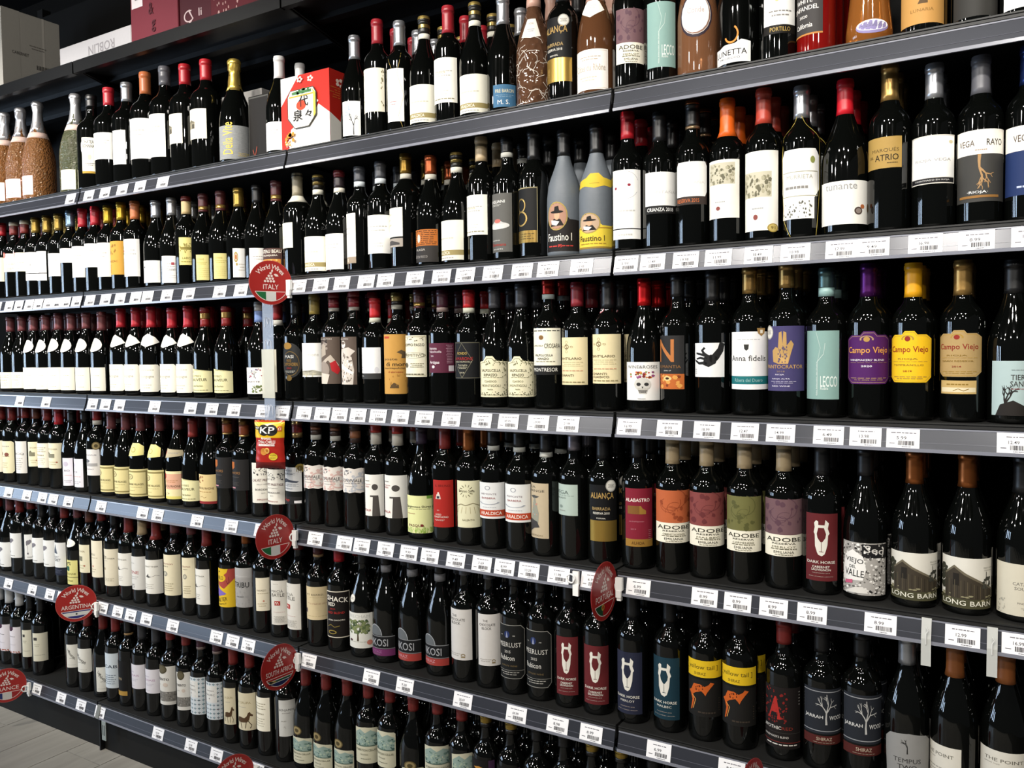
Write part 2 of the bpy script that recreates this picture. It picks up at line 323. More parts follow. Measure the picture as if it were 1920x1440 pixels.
sty('dogliani', 'tall grey label with white hill', lambda: Art('#5b5a56').t('DOGLIANI', .42, .86, .7, .05, '#e0ded8').lines(.15, .65, .78, .82, 2, '#c9c7c0').disc('#c9c8c4', .5, .45, .42, .06).poly('#b9b8b4', [(.22, .48), (.78, .48), (.55, .55), (.45, .55)]).disc('#b96a60', .5, .53, .13, .035).t('CANTINA', .4, .2, .4, .02, '#c9c7c0').t('Clavesana', .5, .13, .6, .05, '#a0352c').t('DOLCETTO', .5, .05, .4, .02, '#e0ded8'))
sty('eight', 'black label with gold figure eight', lambda: Art('#141413').frame('#8f8563', 0, .02, 0).rect('#9b7f43m', .02, 0, .98, .22).ring('#a98c50m', .42, .68, .19, .13, .2).ring('#a98c50m', .42, .44, .25, .14, .2).lines(.1, .9, .05, .18, 3, '#5c4a25'))
def portrait(a, cx, cy, r, ry, bg):
    a.ring('#a38c4e', cx, cy, r*1.12, ry*1.12, .1).disc(bg, cx, cy, r, ry).poly('#1c1612', [(cx-r*.7, cy-ry*.8), (cx+r*.75, cy-ry*.75), (cx+r*.4, cy-ry*.25), (cx-r*.3, cy-ry*.2)])
    a.disc('#c79c7c', cx+r*.05, cy+ry*.05, r*.28, ry*.36).poly('#efe8dc', [(cx-r*.6, cy-ry*.3), (cx-r*.1, cy-ry*.35), (cx+r*.3, cy-ry*.45), (cx, cy-ry*.75), (cx-r*.5, cy-ry*.65)])
    a.disc('#17120f', cx+r*.02, cy+ry*.32, r*.68, ry*.11).poly('#17120f', [(cx-r*.25, cy+ry*.32), (cx+r*.3, cy+ry*.35), (cx+r*.22, cy+ry*.78), (cx-r*.18, cy+ry*.72)])
def faust(y):
    def f():
        a = Art('#d9bf3e' if y else '#1d1917', [(0, 0), (1, 0), (1, .72), (.7, .74), (.55, .9), (.2, .9), (0, .66)])
        if y: a.rect('#8d7433', 0, 0, 1, .06); a.rect('#a8862e', .0, .64, 1, .68)
        portrait(a, .36, .82, .26, .30, '#a77f6a' if not y else '#b59a80')
        a.t('Faustino I', .42, .33, .66, .18, '#e8e4d8' if not y else '#4a3c18')
        if not y: a.lines(.1, .8, .08, .16, 1, '#b33a34').t('75', .45, .12, .1, .07, '#b33a34')
        else: a.lines(.1, .8, .12, .2, 1, '#a8862e')
        return a
    return f
sty('faustb', 'grey frosted glass and black label', faust(0)); sty('fausty', 'grey frosted glass and yellow label', faust(1))
sty('circlet', 'tall white label with circle drawing', lambda: Art(WH).ring('#b5b2b8', .5, .78, .42, .2, .03, 24, 20, 330).disc('#8c2438', .6, .78, .05, .02).disc('#8c2438', .15, .74, .04, .02).lines(.1, .8, .38, .44, 1, '#c4c2bd').rect('#1b1a1d', 0, .14, 1, .155).lines(.2, .7, .03, .1, 1, '#c4c2bd'))
sty('crianza', 'white label over black foot band', lambda: Art('#181716').poly(WH, [(0, .19), (.93, .19), (1, .3), (1, .85), (.93, 1), (0, 1)]).t('MONTAÑA', .5, .52, .8, .08, '#c9c7c2').t('CRIANZA 2018', .45, .095, .75, .09, '#efeeea'))
sty('reserva', 'cut corner white label, brown foot', lambda: Art('#3a302c').poly(WH, [(0, .19), (.93, .19), (1, .3), (1, .9), (.93, 1), (.07, 1), (0, .9)]).t('MONTAÑA', .5, .52, .8, .08, '#dcdad5').t('RESERVA 2015', .38, .095, .7, .09, '#c06a3c'))
def photo(x0, y0, x1, y1):
    return lambda: Art('#f1eee4').rect('#c9c3ac', x0, y0, x1, y1).blobs(['#8f8a70', '#6b6753', '#b0aa90'], x0 + .04, y0 + .03, x1 - .04, y1 - .03, 60, .02, .06, 4, .7).disc('#8a4a44', .4, .17, .06, .035).lines(.3, .6, .26, .3, 1, '#aaa')
sty('photo1', 'cream label with landscape photo', photo(.06, .58, .86, .95)); sty('photo2', 'tall label with low landscape photo', lambda: photo(.0, .42, .8, .74)().disc('#a88f45', .84, .03, .15, .055).disc('#c9b468', .84, .03, .12, .044).t('91', .84, .03, .12, .04, '#6a5520'))
sty('octo', 'eight sided white label, wire net', lambda: Art(WH, [(.12, 1), (.88, 1), (1, .9), (1, .42), (.85, .3), (.85, 0), (.05, 0), (.05, .3), (0, .4), (0, .9)]).frame('#a9a68e', .06, .012, .32).disc('#8f9550', .8, .84, .06, .05).t('MURRIETA', .5, .6, .6, .06, '#b4b1a4').blobs(['#7b7b72', '#55554c'], .1, .02, .8, .25, 40, .01, .028, 3).lines(.15, .7, .4, .5, 1).stroke('#b9a54e', [(.3, 1.5), (.02, 1.2), (.0, .8), (.1, .0), (.3, -.25)], .014).stroke('#b9a54e', [(.55, 1.5), (1.02, 1.15), (1.02, .5), (.9, -.25)], .014))
sty('tunante', 'wide white label with cork pictures', lambda: Art('#eceae2').t('tunante', .42, .87, .55, .14, '#9a9a98').disc('#4b3c36', .72, .3, .075, .09).disc('#8c8078', .72, .3, .05, .06).disc('#b3683c', .8, .4, .045, .05).disc('#8a7450', .95, .38, .03, .1))
sty('atrio', 'short gold label with dark capitals', lambda: Art('#a58647').t('MARQUÉS', .60, .58, .66, .16, '#55431f').t('DEL', .25, .38, .12, .08, '#55431f').t('ATRIO', .64, .34, .56, .2, '#2d2413').lines(.65, .9, .12, .2, 1, '#55431f'))
sty('riojavega', 'framed white label with black foot', lambda: Art('#cfcabf').rect('#1b1a1c', .02, .02, .98, .12).rect(WH, .02, .13, .98, .97).t('RIOJA VEGA', .52, .48, .72, .08, '#a3a09b').t('COSECHADO EN RIOJA', .5, .07, .7, .04, '#c9c7c2').disc('#cdc29c', .88, .85, .05, .035))
sty('vegarayo', 'white over charcoal label, root drawing', lambda: Art('#3b3a37').rect('#f1ece2', 0, .66, 1, 1).t('VEGA', .25, .82, .3, .09, '#55483c').t('RAYO', .74, .82, .3, .09, '#3c3630').lines(.4, .6, .7, .74, 1, '#a9907c').tree('#a9855a', .48, .66, .62, .52, seed=8, roots=True).t('·RIOJA·', .45, .13, .34, .045, '#efeeea').rect('#8f6634', .12, .055, .82, .09))
sty('vegablue', 'white over deep blue label', lambda: Art('#20315c').rect('#f1ece2', 0, .64, 1, 1).t('VEGA', .4, .82, .34, .10, '#55483c').tree('#a9855a', .7, .64, .5, .4, seed=8, roots=True).lines(.3, .8, .08, .16, 1, '#b9c2dc'))
# third shelf
sty('ovaln', 'white label and oval neck sticker', lambda: Art('#f3efdf').lines(.2, .8, .6, .7, 1, '#c9c4b0').lines(.4, .8, .1, .2, 1, '#c9c4b0'))
sty('kite', 'rounded cream label, pointed neck sticker', lambda: Art('#f3efdf', [(0, 0), (.92, 0), (1, .08), (1, .92), (.92, 1), (0, 1)]).t('Bourgogne', .5, .55, .55, .13, '#9a9585').lines(.2, .8, .75, .85, 1, '#c9c4b0').lines(.2, .7, .1, .3, 2, '#c9c4b0'))
sty('sauveur', 'pale yellow label with serif lettering', lambda: Art('#e8e2b0', [(0, 0), (1, 0), (1, .9), (.25, .93), (.25, 1), (.05, 1), (.05, .93), (0, .92)]).disc('#c9c08a', .14, .88, .07, .06).t('COMBES', .34, .70, .5, .09, '#6a6848').t('SAUVEUR', .45, .54, .72, .12, '#55533a').t('Louis Bastien', .4, .28, .5, .08, '#7d7a58').lines(.1, .85, .06, .14, 1, '#7d7a58'))
sty('floral', 'white label with botanical drawings', lambda: Art('#f1efe8').blobs(['#6d5c7a', '#a05a68'], .05, .6, .95, .95, 16, .02, .05).blobs(['#6c7a4a'], .3, .06, .8, .3, 14, .03, .07).t('NINETTE', .4, .46, .6, .05, '#6a5f68').tree('#6c7a4a', .55, .05, .4, .3, seed=3).tree('#55565c', .5, .62, .3, .3, seed=6))
sty('masi', 'black shield label with gold seal', lambda: Art().disc('#2c2d2d', .5, .5, .5, .46).ring('#7c6333', .5, .42, .36, .32, .05).disc('#a8803c', .38, .88, .2, .09).t('MASI', .45, .60, .38, .08, '#f0efe9').t('RISO', .45, .50, .2, .06, '#a8803c').t('CAMPOFIORIN', .48, .40, .62, .09, '#a8803c').t('ORO', .45, .30, .22, .05, '#b3302c').lines(.25, .7, .18, .24, 2, '#d8d4c8').disc('#7c6333', .45, .04, .12, .07))
sty('manor', 'white label with faint villa', lambda: Art('#f4f3ee').t('Guarnione', .42, .66, .75, .10, '#c2bfb6').poly('#a8a595', [(0, .04), (1, .04), (1, .12), (.6, .2), (.4, .12), (0, .17)]).blobs(['#c2bda4'], 0, .02, 1, .1, 10, .02, .05))
def statue(k):
    def f():
        a = Art('#5a4d44')
        if k == 1:
            a.blobs(['#2c2521', '#8e8278'], .1, .68, .5, .95, 18, .05, .1, 2, .5).poly('#a39789', [(.15, .55), (.45, .62), (.45, .82), (.3, .86), (.15, .7)]).poly('#b3a799', [(.3, .48), (.65, .62), (.95, .4), (.85, .3), (.55, .5), (.35, .42)]).disc('#8e8278', .3, .3, .3, .18).poly('#a81f25', [(.62, .44), (.82, .5), (1, .3), (.9, .2), (.68, .28)]).poly('#c9bfb2', [(.05, .0), (.5, 0), (.6, .2), (.1, .24)])
        else:
            a.poly('#c9c0b6', [(.25, .0), (.85, 0), (.9, .3), (.8, .62), (.95, .7), (.7, .78), (.3, .74), (.12, .5), (.25, .4)]).disc('#ddd5cb', .45, .84, .12, .08).blobs(['#8c8076', '#f0eae0', '#5e544c'], .28, .04, .8, .68, 60, .015, .045, 6, .9, 9).poly('#efe8de', [(.3, .36), (.85, .2), (.88, .26), (.35, .44)]); a.disc('#6a5e55', .45, .87, .10, .03)
        a.t('GULEUTIN', .4, .955, .6, .02, '#d8cfc4'); return a
    return f
sty('statue1', 'brown statue label, red glove', statue(1)); sty('statue2', 'brown label with marble statue', statue(2))
sty('whitegrey', 'white label over dark grey strip', lambda: Art('#343433').rect('#f0f0ee', 0, .18, 1, 1).disc('#d8d8dc', .85, .28, .08, .1).lines(.1, .3, .25, .4, 2, '#aaaab8').t('RIPA', .2, .09, .25, .05, '#aaa'))
sty('moro', 'tall tan label with typewriter lettering', lambda: Art('#c29248').rect('#b0402a', .05, .93, .3, .965).poly('#5a4a34', [(.55, .70), (.7, .74), (.95, .68), (.9, .60), (.7, .60), (.72, .66)]).t('poste', .32, .575, .5, .045, '#5a452a').t('di moro', .55, .50, .8, .07, '#3c2c1a').t('montepulciano', .5, .43, .85, .04, '#5a452a').t('d abruzzo', .5, .37, .5, .03, '#a0502c').blobs(['#a87a3a'], .1, .15, .9, .33, 10, .01, .03).poly('#5a452a', [(.3, .1), (.6, .1), (.6, .15), (.45, .19), (.35, .15)]))
sty('ornate', 'cream label with ornate dark print', lambda: Art('#e9e4cc').frame('#b3ab88', .03, .015).blobs(['#6a6650'], .1, .86, .9, .95, 16, .02, .035, 2, .5).t('DOPPIO PASSO', .5, .77, .84, .07, '#4a4838').t('PRIMITIVO', .5, .52, .8, .07, '#6a6650').ring('#6a6650', .5, .52, .46, .07, .06).disc('#5a5648', .2, .28, .1, .06).lines(.4, .9, .22, .34, 3, '#8f8a70').lines(.1, .9, .03, .1, 1, '#6a6650'))
sty('amarone', 'plum red label with white lettering', lambda: Art('#5a2338').t('Amarone', .22, .82, .34, .09, '#dcd3d6').t('Valpolicella', .30, .70, .5, .09, '#dcd3d6').t('2018', .2, .56, .12, .05, '#dcd3d6').t('Artigas', .28, .34, .4, .12, '#e9e2e4').disc('#e9e2e4', .25, .2, .06, .05).lines(.7, .95, .3, .95, 12, '#b08a98', .4).rect('#d8d0d4', .78, .05, .98, .24))
sty('rondo', 'black label with fine gold diamond', lambda: Art('#17181a').frame('#6f6b58', .02, .012).stroke('#8b8770', [(.36, .03), (.72, .5), (.36, .96), (.02, .5), (.36, .03)], .012).t('RONDO', .36, .69, .36, .07, '#b59a50').t('AMARONE', .40, .545, .66, .085, '#a52a2c').t('DELLA VALPOLICELLA', .40, .46, .6, .04, '#b9b39a').t('Famiglia', .38, .37, .34, .05, '#b9b39a').lines(.2, .55, .26, .34, 2, '#b9b39a').t('2018', .36, .17, .16, .04, '#b9b39a'))
def ripasso():
    a = Art('#e3dcbb', [(0, 0), (1, 0), (1, .86), (.62, .88), (.5, 1), (.3, 1), (.18, .88), (0, .86)])
    a.stroke('#6b6a4c', [(.05, .05), (.95, .05), (.95, .82), (.6, .84), (.48, .94), (.32, .94), (.2, .84), (.05, .82), (.05, .05)], .014).blobs(['#6b6a4c'], .05, .78, .9, .9, 24, .015, .03).blobs(['#6b6a4c'], .8, .06, .95, .85, 24, .015, .03, 5).blobs(['#4b4a36'], .06, .04, .9, .13, 30, .012, .026, 9)
    return a.t('VALPOLICELLA', .42, .65, .62, .07, '#4b4a36').t('RIPASSO', .42, .54, .42, .07, '#4b4a36').lines(.15, .8, .46, .49, 1, '#6b6a4c').t('CLASSICO', .42, .385, .38, .045, '#6b6a4c').t('MONTIGOLI', .42, .28, .6, .06, '#55543c').t('Italia', .42, .19, .16, .03, '#6b6a4c')
sty('ripasso', 'ornate cream label with arched top', ripasso)
sty('montresor', 'cream label above black name strip', lambda: Art('#e9e5cf').rect('#151514', 0, 0, 1, .2).lines(.02, .98, .93, .955, 1, '#2a2822', .8).disc('#7d5c34', .36, .80, .08, .05).t('CASTEL DELLA', .24, .625, .38, .035, '#4c4a3a').t('CROSARA', .71, .62, .50, .10, '#4c4a3a').t('VALPOLICELLA', .42, .42, .6, .05, '#3a382c').t('RIPASSO', .42, .345, .36, .05, '#3a382c').lines(.15, .8, .27, .3, 1, '#6a6650').t('MONTRESOR', .46, .11, .82, .08, '#efede4'))
def santil(nm, nm2=''):
    def f():
        a = Art('#ded0a6'); a.ring('#7d6a48', .3, .80, .09, .055, .25); a.t('S', .3, .80, .09, .09, '#6a5636'); a.ring('#a3956c', .3, .9, .05, .03, .3).ring('#a3956c', .3, .70, .05, .03, .3).ring('#a3956c', .12, .80, .05, .02, .3).ring('#a3956c', .48, .80, .05, .02, .3)
        a.t("SANT'ILARIO", .40, .555, .78, .05, '#5c5238').lines(.08, .85, .38, .5, 3, '#b3a67c', .2).lines(.08, .85, .28, .32, 1, '#c08a6c').t(nm, .30, .2, .5, .045, '#5c5238')
        if nm2: a.t(nm2, .34, .135, .56, .045, '#5c5238')
        a.lines(.05, .9, .03, .09, 1, '#8f845e'); return a
    return f
sty('chianti', 'cream label with circled S emblem', santil('CHIANTI')); sty('chiantic', 'cream label, round rooster seal', santil('CHIANTI', 'CLASSICO'))
def skull():
    a = Art('#ecebe6'); a.t('WINE&ROSES', .5, .87, .82, .085, '#55524e').blobs(['#b8402c', '#7a8a3a', '#8d4a7a', '#d0803a', '#7a2a24'], .2, .58, .8, .74, 34, .03, .06, 5, .8)
    a.disc('#c9c6be', .52, .42, .21, .17).poly('#b5b1a8', [(.4, .32), (.66, .32), (.62, .18), (.44, .18)]).disc('#2c2b2a', .43, .42, .055, .045).disc('#2c2b2a', .62, .42, .055, .045).poly('#2c2b2a', [(.5, .36), (.55, .36), (.525, .31)]).lines(.42, .64, .2, .27, 2, '#3a3938', .7)
    return a.lines(.4, .6, .03, .06, 1)
sty('skull', 'white label with flower crowned skull', skull)
sty('numan', 'black label with copper letter N', lambda: Art('#282727').rect('#b8632c', 0, 0, 1, .285).blobs(['#7c3a18', '#d89a4c'], .1, .05, .9, .26, 20, .05, .1, 4, .5).disc('#e0c080', .5, .2, .14, .045).disc('#3a2418', .5, .2, .06, .022).t('N', .42, .72, .58, .42, '#b4703c').t('NUMANTIA', .5, .42, .8, .055, '#8a6238').t('2017', .5, .345, .26, .02, '#c9c5bd'))
sty('hand', 'white label with black hand shape', lambda: Art('#e9e9e7').keep().stroke('#1d1d1d', [(.93, 1), (.88, .8), (.74, .6), (.6, .46)], [.16, .24]).poly('#1d1d1d', [(.38, .36), (.55, .29), (.74, .40), (.8, .58), (.62, .66), (.42, .58)]).stroke('#1d1d1d', [(.56, .58), (.42, .68), (.36, .78), (.44, .86)], [.10, .07]).stroke('#1d1d1d', [(.55, .60), (.34, .66), (.12, .70)], [.09, .05]).stroke('#1d1d1d', [(.5, .52), (.3, .56), (.14, .53)], [.08, .05]).stroke('#1d1d1d', [(.5, .42), (.25, .40), (.04, .50)], [.10, .05]).keep(False).lines(.05, .15, .08, .25, 3, '#999'))
sty('fidelis', 'white label with teal foot band', lambda: Art('#f0efee').rect('#1f7074', 0, .09, 1, .23).t('Anna fidelis', .44, .54, .8, .10, '#4a4845').poly('#33332f', [(.36, .78), (.46, .78), (.45, .70), (.41, .67), (.37, .70)]).lines(.2, .7, .85, .88, 1, '#bbb').t('Ribera del Duero', .45, .16, .6, .06, '#8cb4b2').poly('#9c7a48', [(.62, 1.06), (.82, 1.06), (.8, .97), (.72, .92), (.64, .97)]).rect('#e8e0cc', .69, .97, .75, 1.03))
def panto():
    a = Art('#453f6a'); g = '#b8935a'
    a.poly(g, [(.22, .45), (.2, .62), (.28, .68), (.34, .66), (.36, .90), (.42, .92), (.44, .72), (.46, .92), (.52, .9), (.53, .70), (.62, .78), (.68, .72), (.62, .58), (.56, .42), (.58, .42), (.34, .42)])
    a.blobs(['#5c4f66'], .28, .44, .56, .68, 22, .012, .03, 3).stroke('#5c4f66', [(.35, .66), (.4, .55)], .01).stroke('#5c4f66', [(.45, .7), (.46, .58)], .01)
    return a.t('PANTOCRATOR', .46, .375, .9, .058, g).t('2018', .4, .30, .18, .025, '#8f7c6a').t('RIOJA', .38, .25, .2, .025, '#d8d4e0').t('RIOJA ALTA', .4, .185, .4, .025, '#d8d4e0').lines(.15, .75, .11, .16, 2, '#b9b4c9').t('RED WINE', .4, .075, .4, .02, '#e8e4f0')
sty('panto', 'violet label with gold raised hand', panto)
def campo(bg, tx, l1, l2, yr, tan=False):
    def f():
        sh = [(.14, 0), (.86, 0), (1, .1), (1, .85), (.86, .93), (.66, .93), (.6, 1), (.4, 1), (.34, .93), (.14, .93), (0, .85), (0, .1)]
        if tan: sh = [(x, .27 + y*.73) for x, y in sh]
        a = Art(bg, sh); Y = (lambda y: .27 + y*.73) if tan else (lambda y: y); k = .73 if tan else 1
        ln = '#a8863a' if bg != '#4b1a5a' else '#a98a6a'
        a.stroke(ln, [(x*.94+.03, Y((y - (.27 if tan else 0))/k*.94+.03)) for x, y in sh + [sh[0]]], .008)
        a.disc('#8c2a20' if bg != '#4b1a5a' else '#b08a4a', .46, Y(.85), .06, .05*k).ring(ln, .46, Y(.85), .13, .07*k, .25, 14, -20, 200)
        a.t('Campo Viejo', .48, Y(.63), .84, .155*k, tx).t(l1, .46, Y(.455), .42 if len(l1) < 8 else .7, .038*k, '#efeaf2' if bg == '#4b1a5a' else '#8a6d2c').lines(.1, .9, Y(.40), Y(.415), 1, ln)
        a.t(l2, .46, Y(.34), .66 if len(l2) > 6 else .2, .035*k, '#efeaf2' if bg == '#4b1a5a' else '#8a6d2c').t(yr, .46, Y(.22), .18, .035*k, tx).lines(.12, .88, Y(.06), Y(.13), 2, ln, .3)
        if tan: a.rect('#bfa268', .1, 0, .86, .21).rect('#d9cba8', .12, .03, .84, .10).lines(.25, .7, .12, .18, 1, '#8a6d2c').stroke('#8a6d2c', [(.4, .05), (.5, .08), (.6, .05), (.7, .08)], .01)
        return a
    return f
sty('campop', 'purple eight sided label', campo('#4b1a5a', '#d89a4a', "WINEMAKERS' BLEND", '2020', '')); sty('campoy', 'bright yellow eight sided label', campo('#e6b81c', '#8f2c1a', 'RIOJA', 'TEMPRANILLO', '2019')); sty('campot', 'tan eight sided label with strip', campo('#a98e5e', '#8a2f22', 'RIOJA', 'GRAN RESERVA', '2014', True))
sty('tierra', 'pale blue label with gnarled vine', lambda: Art('#a9bcbb').tree('#231f1c', .3, .0, .75, .62, seed=12).poly('#231f1c', [(.1, 0), (.9, 0), (.7, .16), (.45, .28), (.2, .2)]).t('TIERRA', .62, .70, .44, .10, '#3a3a38').t('SANTOS', .64, .58, .5, .10, '#3a3a38').t('GARNACHA', .62, .49, .44, .025, '#9a5a5c').lines(.4, .8, .82, .85, 1, '#6a7372'))
# fourth shelf
sty('rosebox', 'cream label with red flower drawing', lambda: Art('#e3dbb6', [(0, 0), (.9, 0), (1, .06), (1, .94), (.9, 1), (0, 1)]).lines(.2, .8, .8, .87, 1).disc('#7a4a3c', .3, .6, .12, .06).disc('#7a4a3c', .65, .58, .12, .06).lines(.2, .8, .5, .54, 1, '#6a5a48').lines(.3, .7, .15, .35, 3, '#bfb692'))
sty('ecq', 'white label with dark capitals', lambda: Art('#e2ded6').blobs(['#55525a'], .1, .82, .35, .92, 8, .03, .05).t('BICQ', .55, .6, .6, .07, '#5c5a5c').lines(.1, .8, .1, .5, 6, '#a9a6a0'))
sty('housec', 'cream label with small chateau', lambda: Art('#e0d9bb').t('BEYCHER', .5, .76, .6, .06, '#8c7c5c').rect('#7d7a66', .1, .42, .65, .58).poly('#65624f', [(.1, .58), (.4, .58), (.25, .66)]).lines(.2, .8, .12, .3, 2, '#bfb894').disc('#a8624c', .75, .25, .05, .03))
sty('bio', 'narrow white label with faint flower', lambda: Art('#e9e5ec').disc('#c3bccb', .35, .78, .25, .09).t('BIO', .45, .54, .55, .07, '#6c6a70').lines(.2, .9, .35, .4, 1, '#c98c7c').lines(.1, .9, .1, .22, 2, '#a8a4ac'))
sty('chat', 'pale label with chateau, bronze medal', lambda: Art('#dedad6').t('BELLEVUE', .5, .78, .75, .05, '#7a7880').disc('#6f7076', .35, .55, .18, .07).rect('#a3a1a0', .1, .35, .9, .47).t('CHIMAY', .5, .24, .5, .05, '#8c8a90'))
def framed(nk=0): return lambda: Art('#dccf95').rect('#8d8250', 0, .88, 1, .94).rect('#8d8250', 0, .05, 1, .10).rect('#8d8250', .93, .1, .98, .88).ring('#6d6a4c', .25, .72, .17, .10, .2).lines(.15, .35, .68, .76, 2, '#6d6a4c').t('BEAUNE VILLAGES', .48, .45, .72, .07, '#6a6240').lines(.2, .8, .33, .36, 1, '#9a9060').lines(.1, .5, .2, .24, 1, '#9a9060')
sty('framed', 'yellow bordered label', framed()); sty('framedn', 'yellow bordered label and neck sticker', framed())
sty('rhoner', 'cream label with red wax seal', lambda: Art('#e5d9a8').rect('#d8a58a', .3, .35, 1, .9).disc('#a32f28', .22, .82, .12, .11).t('COTES DU RHONE', .5, .46, .95, .08, '#4a3c2a').lines(.1, .9, .58, .7, 2, '#b9885c').rect('#d8cc70', 0, 0, 1, .1).ring('#8a7a50', .3, .2, .22, .035, .2))
sty('rhonet', 'tan label with red base band', lambda: Art('#d9c38c').rect('#8c2a2c', 0, 0, 1, .09).blobs(['#9c6a44'], .1, .72, .5, .92, 10, .03, .06).t('COTES DU RHONE', .46, .53, .86, .07, '#5a3c24').lines(.1, .8, .38, .44, 1, '#a8824c').stroke('#8a6a3c', [(.3, .22), (.4, .26), (.5, .2), (.6, .24)], .012))
sty('cahors', 'black label with orange shield', lambda: Art('#232222').poly('#b0632c', [(.1, .92), (.38, .92), (.38, .74), (.24, .66), (.1, .74)]).t('CAHORS', .34, .56, .62, .08, '#8a6238').lines(.15, .6, .4, .46, 1, '#55504a').rect('#b9848c', .15, .06, .42, .10).lines(.1, .6, .15, .28, 3, '#4a4540'))
sty('calvet', 'cream label with engraved crest', lambda: Art('#e2ded2').blobs(['#4c4a48', '#8c8a86'], .1, .7, .95, .9, 40, .02, .045, 4, .7).t('CALVET PRESTIGE', .5, .565, .92, .065, '#5a2f34').t('MERLOT CABERNET', .5, .46, .5, .03, '#8c8a86').t('BORDEAUX', .5, .33, .66, .05, '#5a5856').t('2019', .5, .24, .16, .03, '#8c8a86').t('IMPRESSIONS', .5, .08, .5, .04, '#8c2c30'))
sty('chateau2', 'white chateau label, black foot strip', lambda: Art('#0b0d0a').rect('#e2e2e0', 0, .35, 1, 1).rect('#1e1d1d', 0, 0, 1, .2).t('CHATEAU', .4, .91, .45, .05, '#6a7080').t('GORSAC', .45, .82, .6, .05, '#6a7080').poly('#4a505c', [(.05, .62), (.3, .7), (.5, .66), (.9, .62), (.8, .58), (.4, .6), (.1, .55)]).lines(.1, .9, .48, .56, 3, '#6a7080').t('BORDEAUX', .4, .42, .5, .03, '#6a7080').t('Rouge', .35, .11, .3, .09, '#a5352c').rect('#d8d4d4', .7, .03, .97, .1))
def conv(b):
    def f():
        a = Art('#d9d2ca', [(0, .05), (.1, .0), (.25, .04), (.4, .0), (.6, .04), (.8, .0), (1, .05), (1, .95), (.85, 1), (.6, .96), (.4, 1), (.2, .96), (.1, 1), (0, .95)])
        c = '#c9aaa2' if not b else '#b3b5ba'
        a.blobs([c], 0, .08, 1, .92, 30, .04, .09, 4).ring(c, .8, .4, .3, .3, .2).blobs(['#5a585c'], .1, .72, .4, .9, 14, .02, .04)
        return a.t('CONVIVIALE', .44, .5, .84, .13, '#3f3c40').lines(.05, .8, .36, .41, 1, '#6a6668').lines(.2, .6, .26, .3, 1, '#6a6668')
    return f
sty('conviv', 'ornate pink edged label', conv(0)); sty('convivb', 'ornate grey edged label', conv(1))
sty('ilabel', 'white label with giant letter i', lambda: Art('#e4e2da').disc('#4a4541', .56, .70, .15, .075).poly('#4a4541', [(.42, .0), (.8, .0), (.8, .03), (.72, .03), (.72, .50), (.32, .50), (.32, .46), (.46, .46), (.46, .03), (.42, .03)]).t('Montepulciano', .2, .76, .32, .04, '#a04a48').t('ROSSO', .17, .71, .22, .04, '#a04a48').t('ITALIA', .19, .14, .34, .055, '#a03034').lines(.05, .3, .82, .88, 1))
sty('pasqua', 'pale green label with grass edge', lambda: Art('#dfe0a2').rect('#6f9a3a', .78, .92, .96, 1).blobs(['#8fae4a', '#b4c878'], 0, .0, 1, .14, 50, .02, .05, 3, 2.2, 3).t('Sangiovese Shiraz', .47, .70, .9, .075, '#3c3a2a').lines(.05, .9, .63, .66, 1, '#6a6848').lines(.05, .4, .5, .54, 1, '#a06a50').t('PASQUA', .42, .2, .55, .08, '#6a3c34').disc('#7a2c2a', .62, .21, .05, .035))
sty('redlab', 'bright red label with white figures', lambda: Art('#a8261f').t('IL BRUNO', .5, .88, .7, .05, '#5c1511').disc('#e2d0c4', .3, .72, .05, .025).poly('#e2d0c4', [(.15, .6), (.42, .6), (.38, .7), (.22, .7)]).rect('#3a3a4a', .22, .61, .36, .66).t('2019', .28, .36, .12, .02, '#e2d0c4').t('ROSSO', .3, .27, .28, .035, '#e2d0c4').t('PIANTUCINO', .42, .22, .66, .04, '#e2d0c4').lines(.1, .6, .13, .17, 2, '#e2d0c4'))
sty('sunlab', 'cream label with sun and vineyard', lambda: (lambda a: (a.keep(), [a.stroke('#6a6448', [(.42 + .18*cos(k*.52), .78 + .09*sin(k*.52)), (.42 + .3*cos(k*.52+.1), .78 + .14*sin(k*.52+.1))], .02) for k in range(12)], a.keep(False), a.t('Primo Sole', .44, .78, .66, .06, '#4f4b38'), a.keep(), a.stroke('#8f8768', [(0, .46), (.2, .5), (.4, .47), (.7, .52), (1, .46)], .02), [a.stroke('#b0a47c', [(.1 + k*.16, .44), (.0 + k*.2, .30)], .02) for k in range(6)], a.keep(False), a.t('SALENTO', .5, .16, .5, .04, '#6a6448')) and a)(Art('#dedab8')))
sty('araldica', 'white label with orange red strip', lambda: Art('#dfe0de').rect('#b5452a', 0, .06, 1, .24).t('ARALDICA', .5, .15, .78, .09, '#efe6dc').ring('#9a9ca2', .4, .85, .1, .06, .3).t('PIEMONTE', .42, .68, .56, .045, '#7c6a72').t('BARBERA', .42, .57, .5, .05, '#9a5a58').ring('#a4a8b0', .42, .46, .38, .07, .2, 18, 180, 360).lines(.2, .7, .3, .33, 1, '#9a9ca2'))
sty('seachange', 'tan label with whale drawing', lambda: Art('#b8a88c').t('SEA', .38, .93, .36, .045, '#4f4a40').t('CHANGE', .48, .86, .78, .045, '#4f4a40').poly('#4a4a48', [(.3, .76), (.5, .78), (.7, .76), (.6, .73), (.5, .72), (.42, .73)]).poly('#8f8f80', [(.48, .73), (.54, .73), (.68, .45), (.66, .28), (.35, .28), (.38, .5)]).poly('#3f3d3c', [(.1, .16), (.3, .35), (.62, .3), (.7, .2), (.5, .18), (.25, .1)]).blobs(['#b98a78', '#8fa5a0'], .42, .4, .62, .66, 10, .03, .05, 4, .4).t('SELECCION', .5, .05, .6, .03, '#8a7c60'))
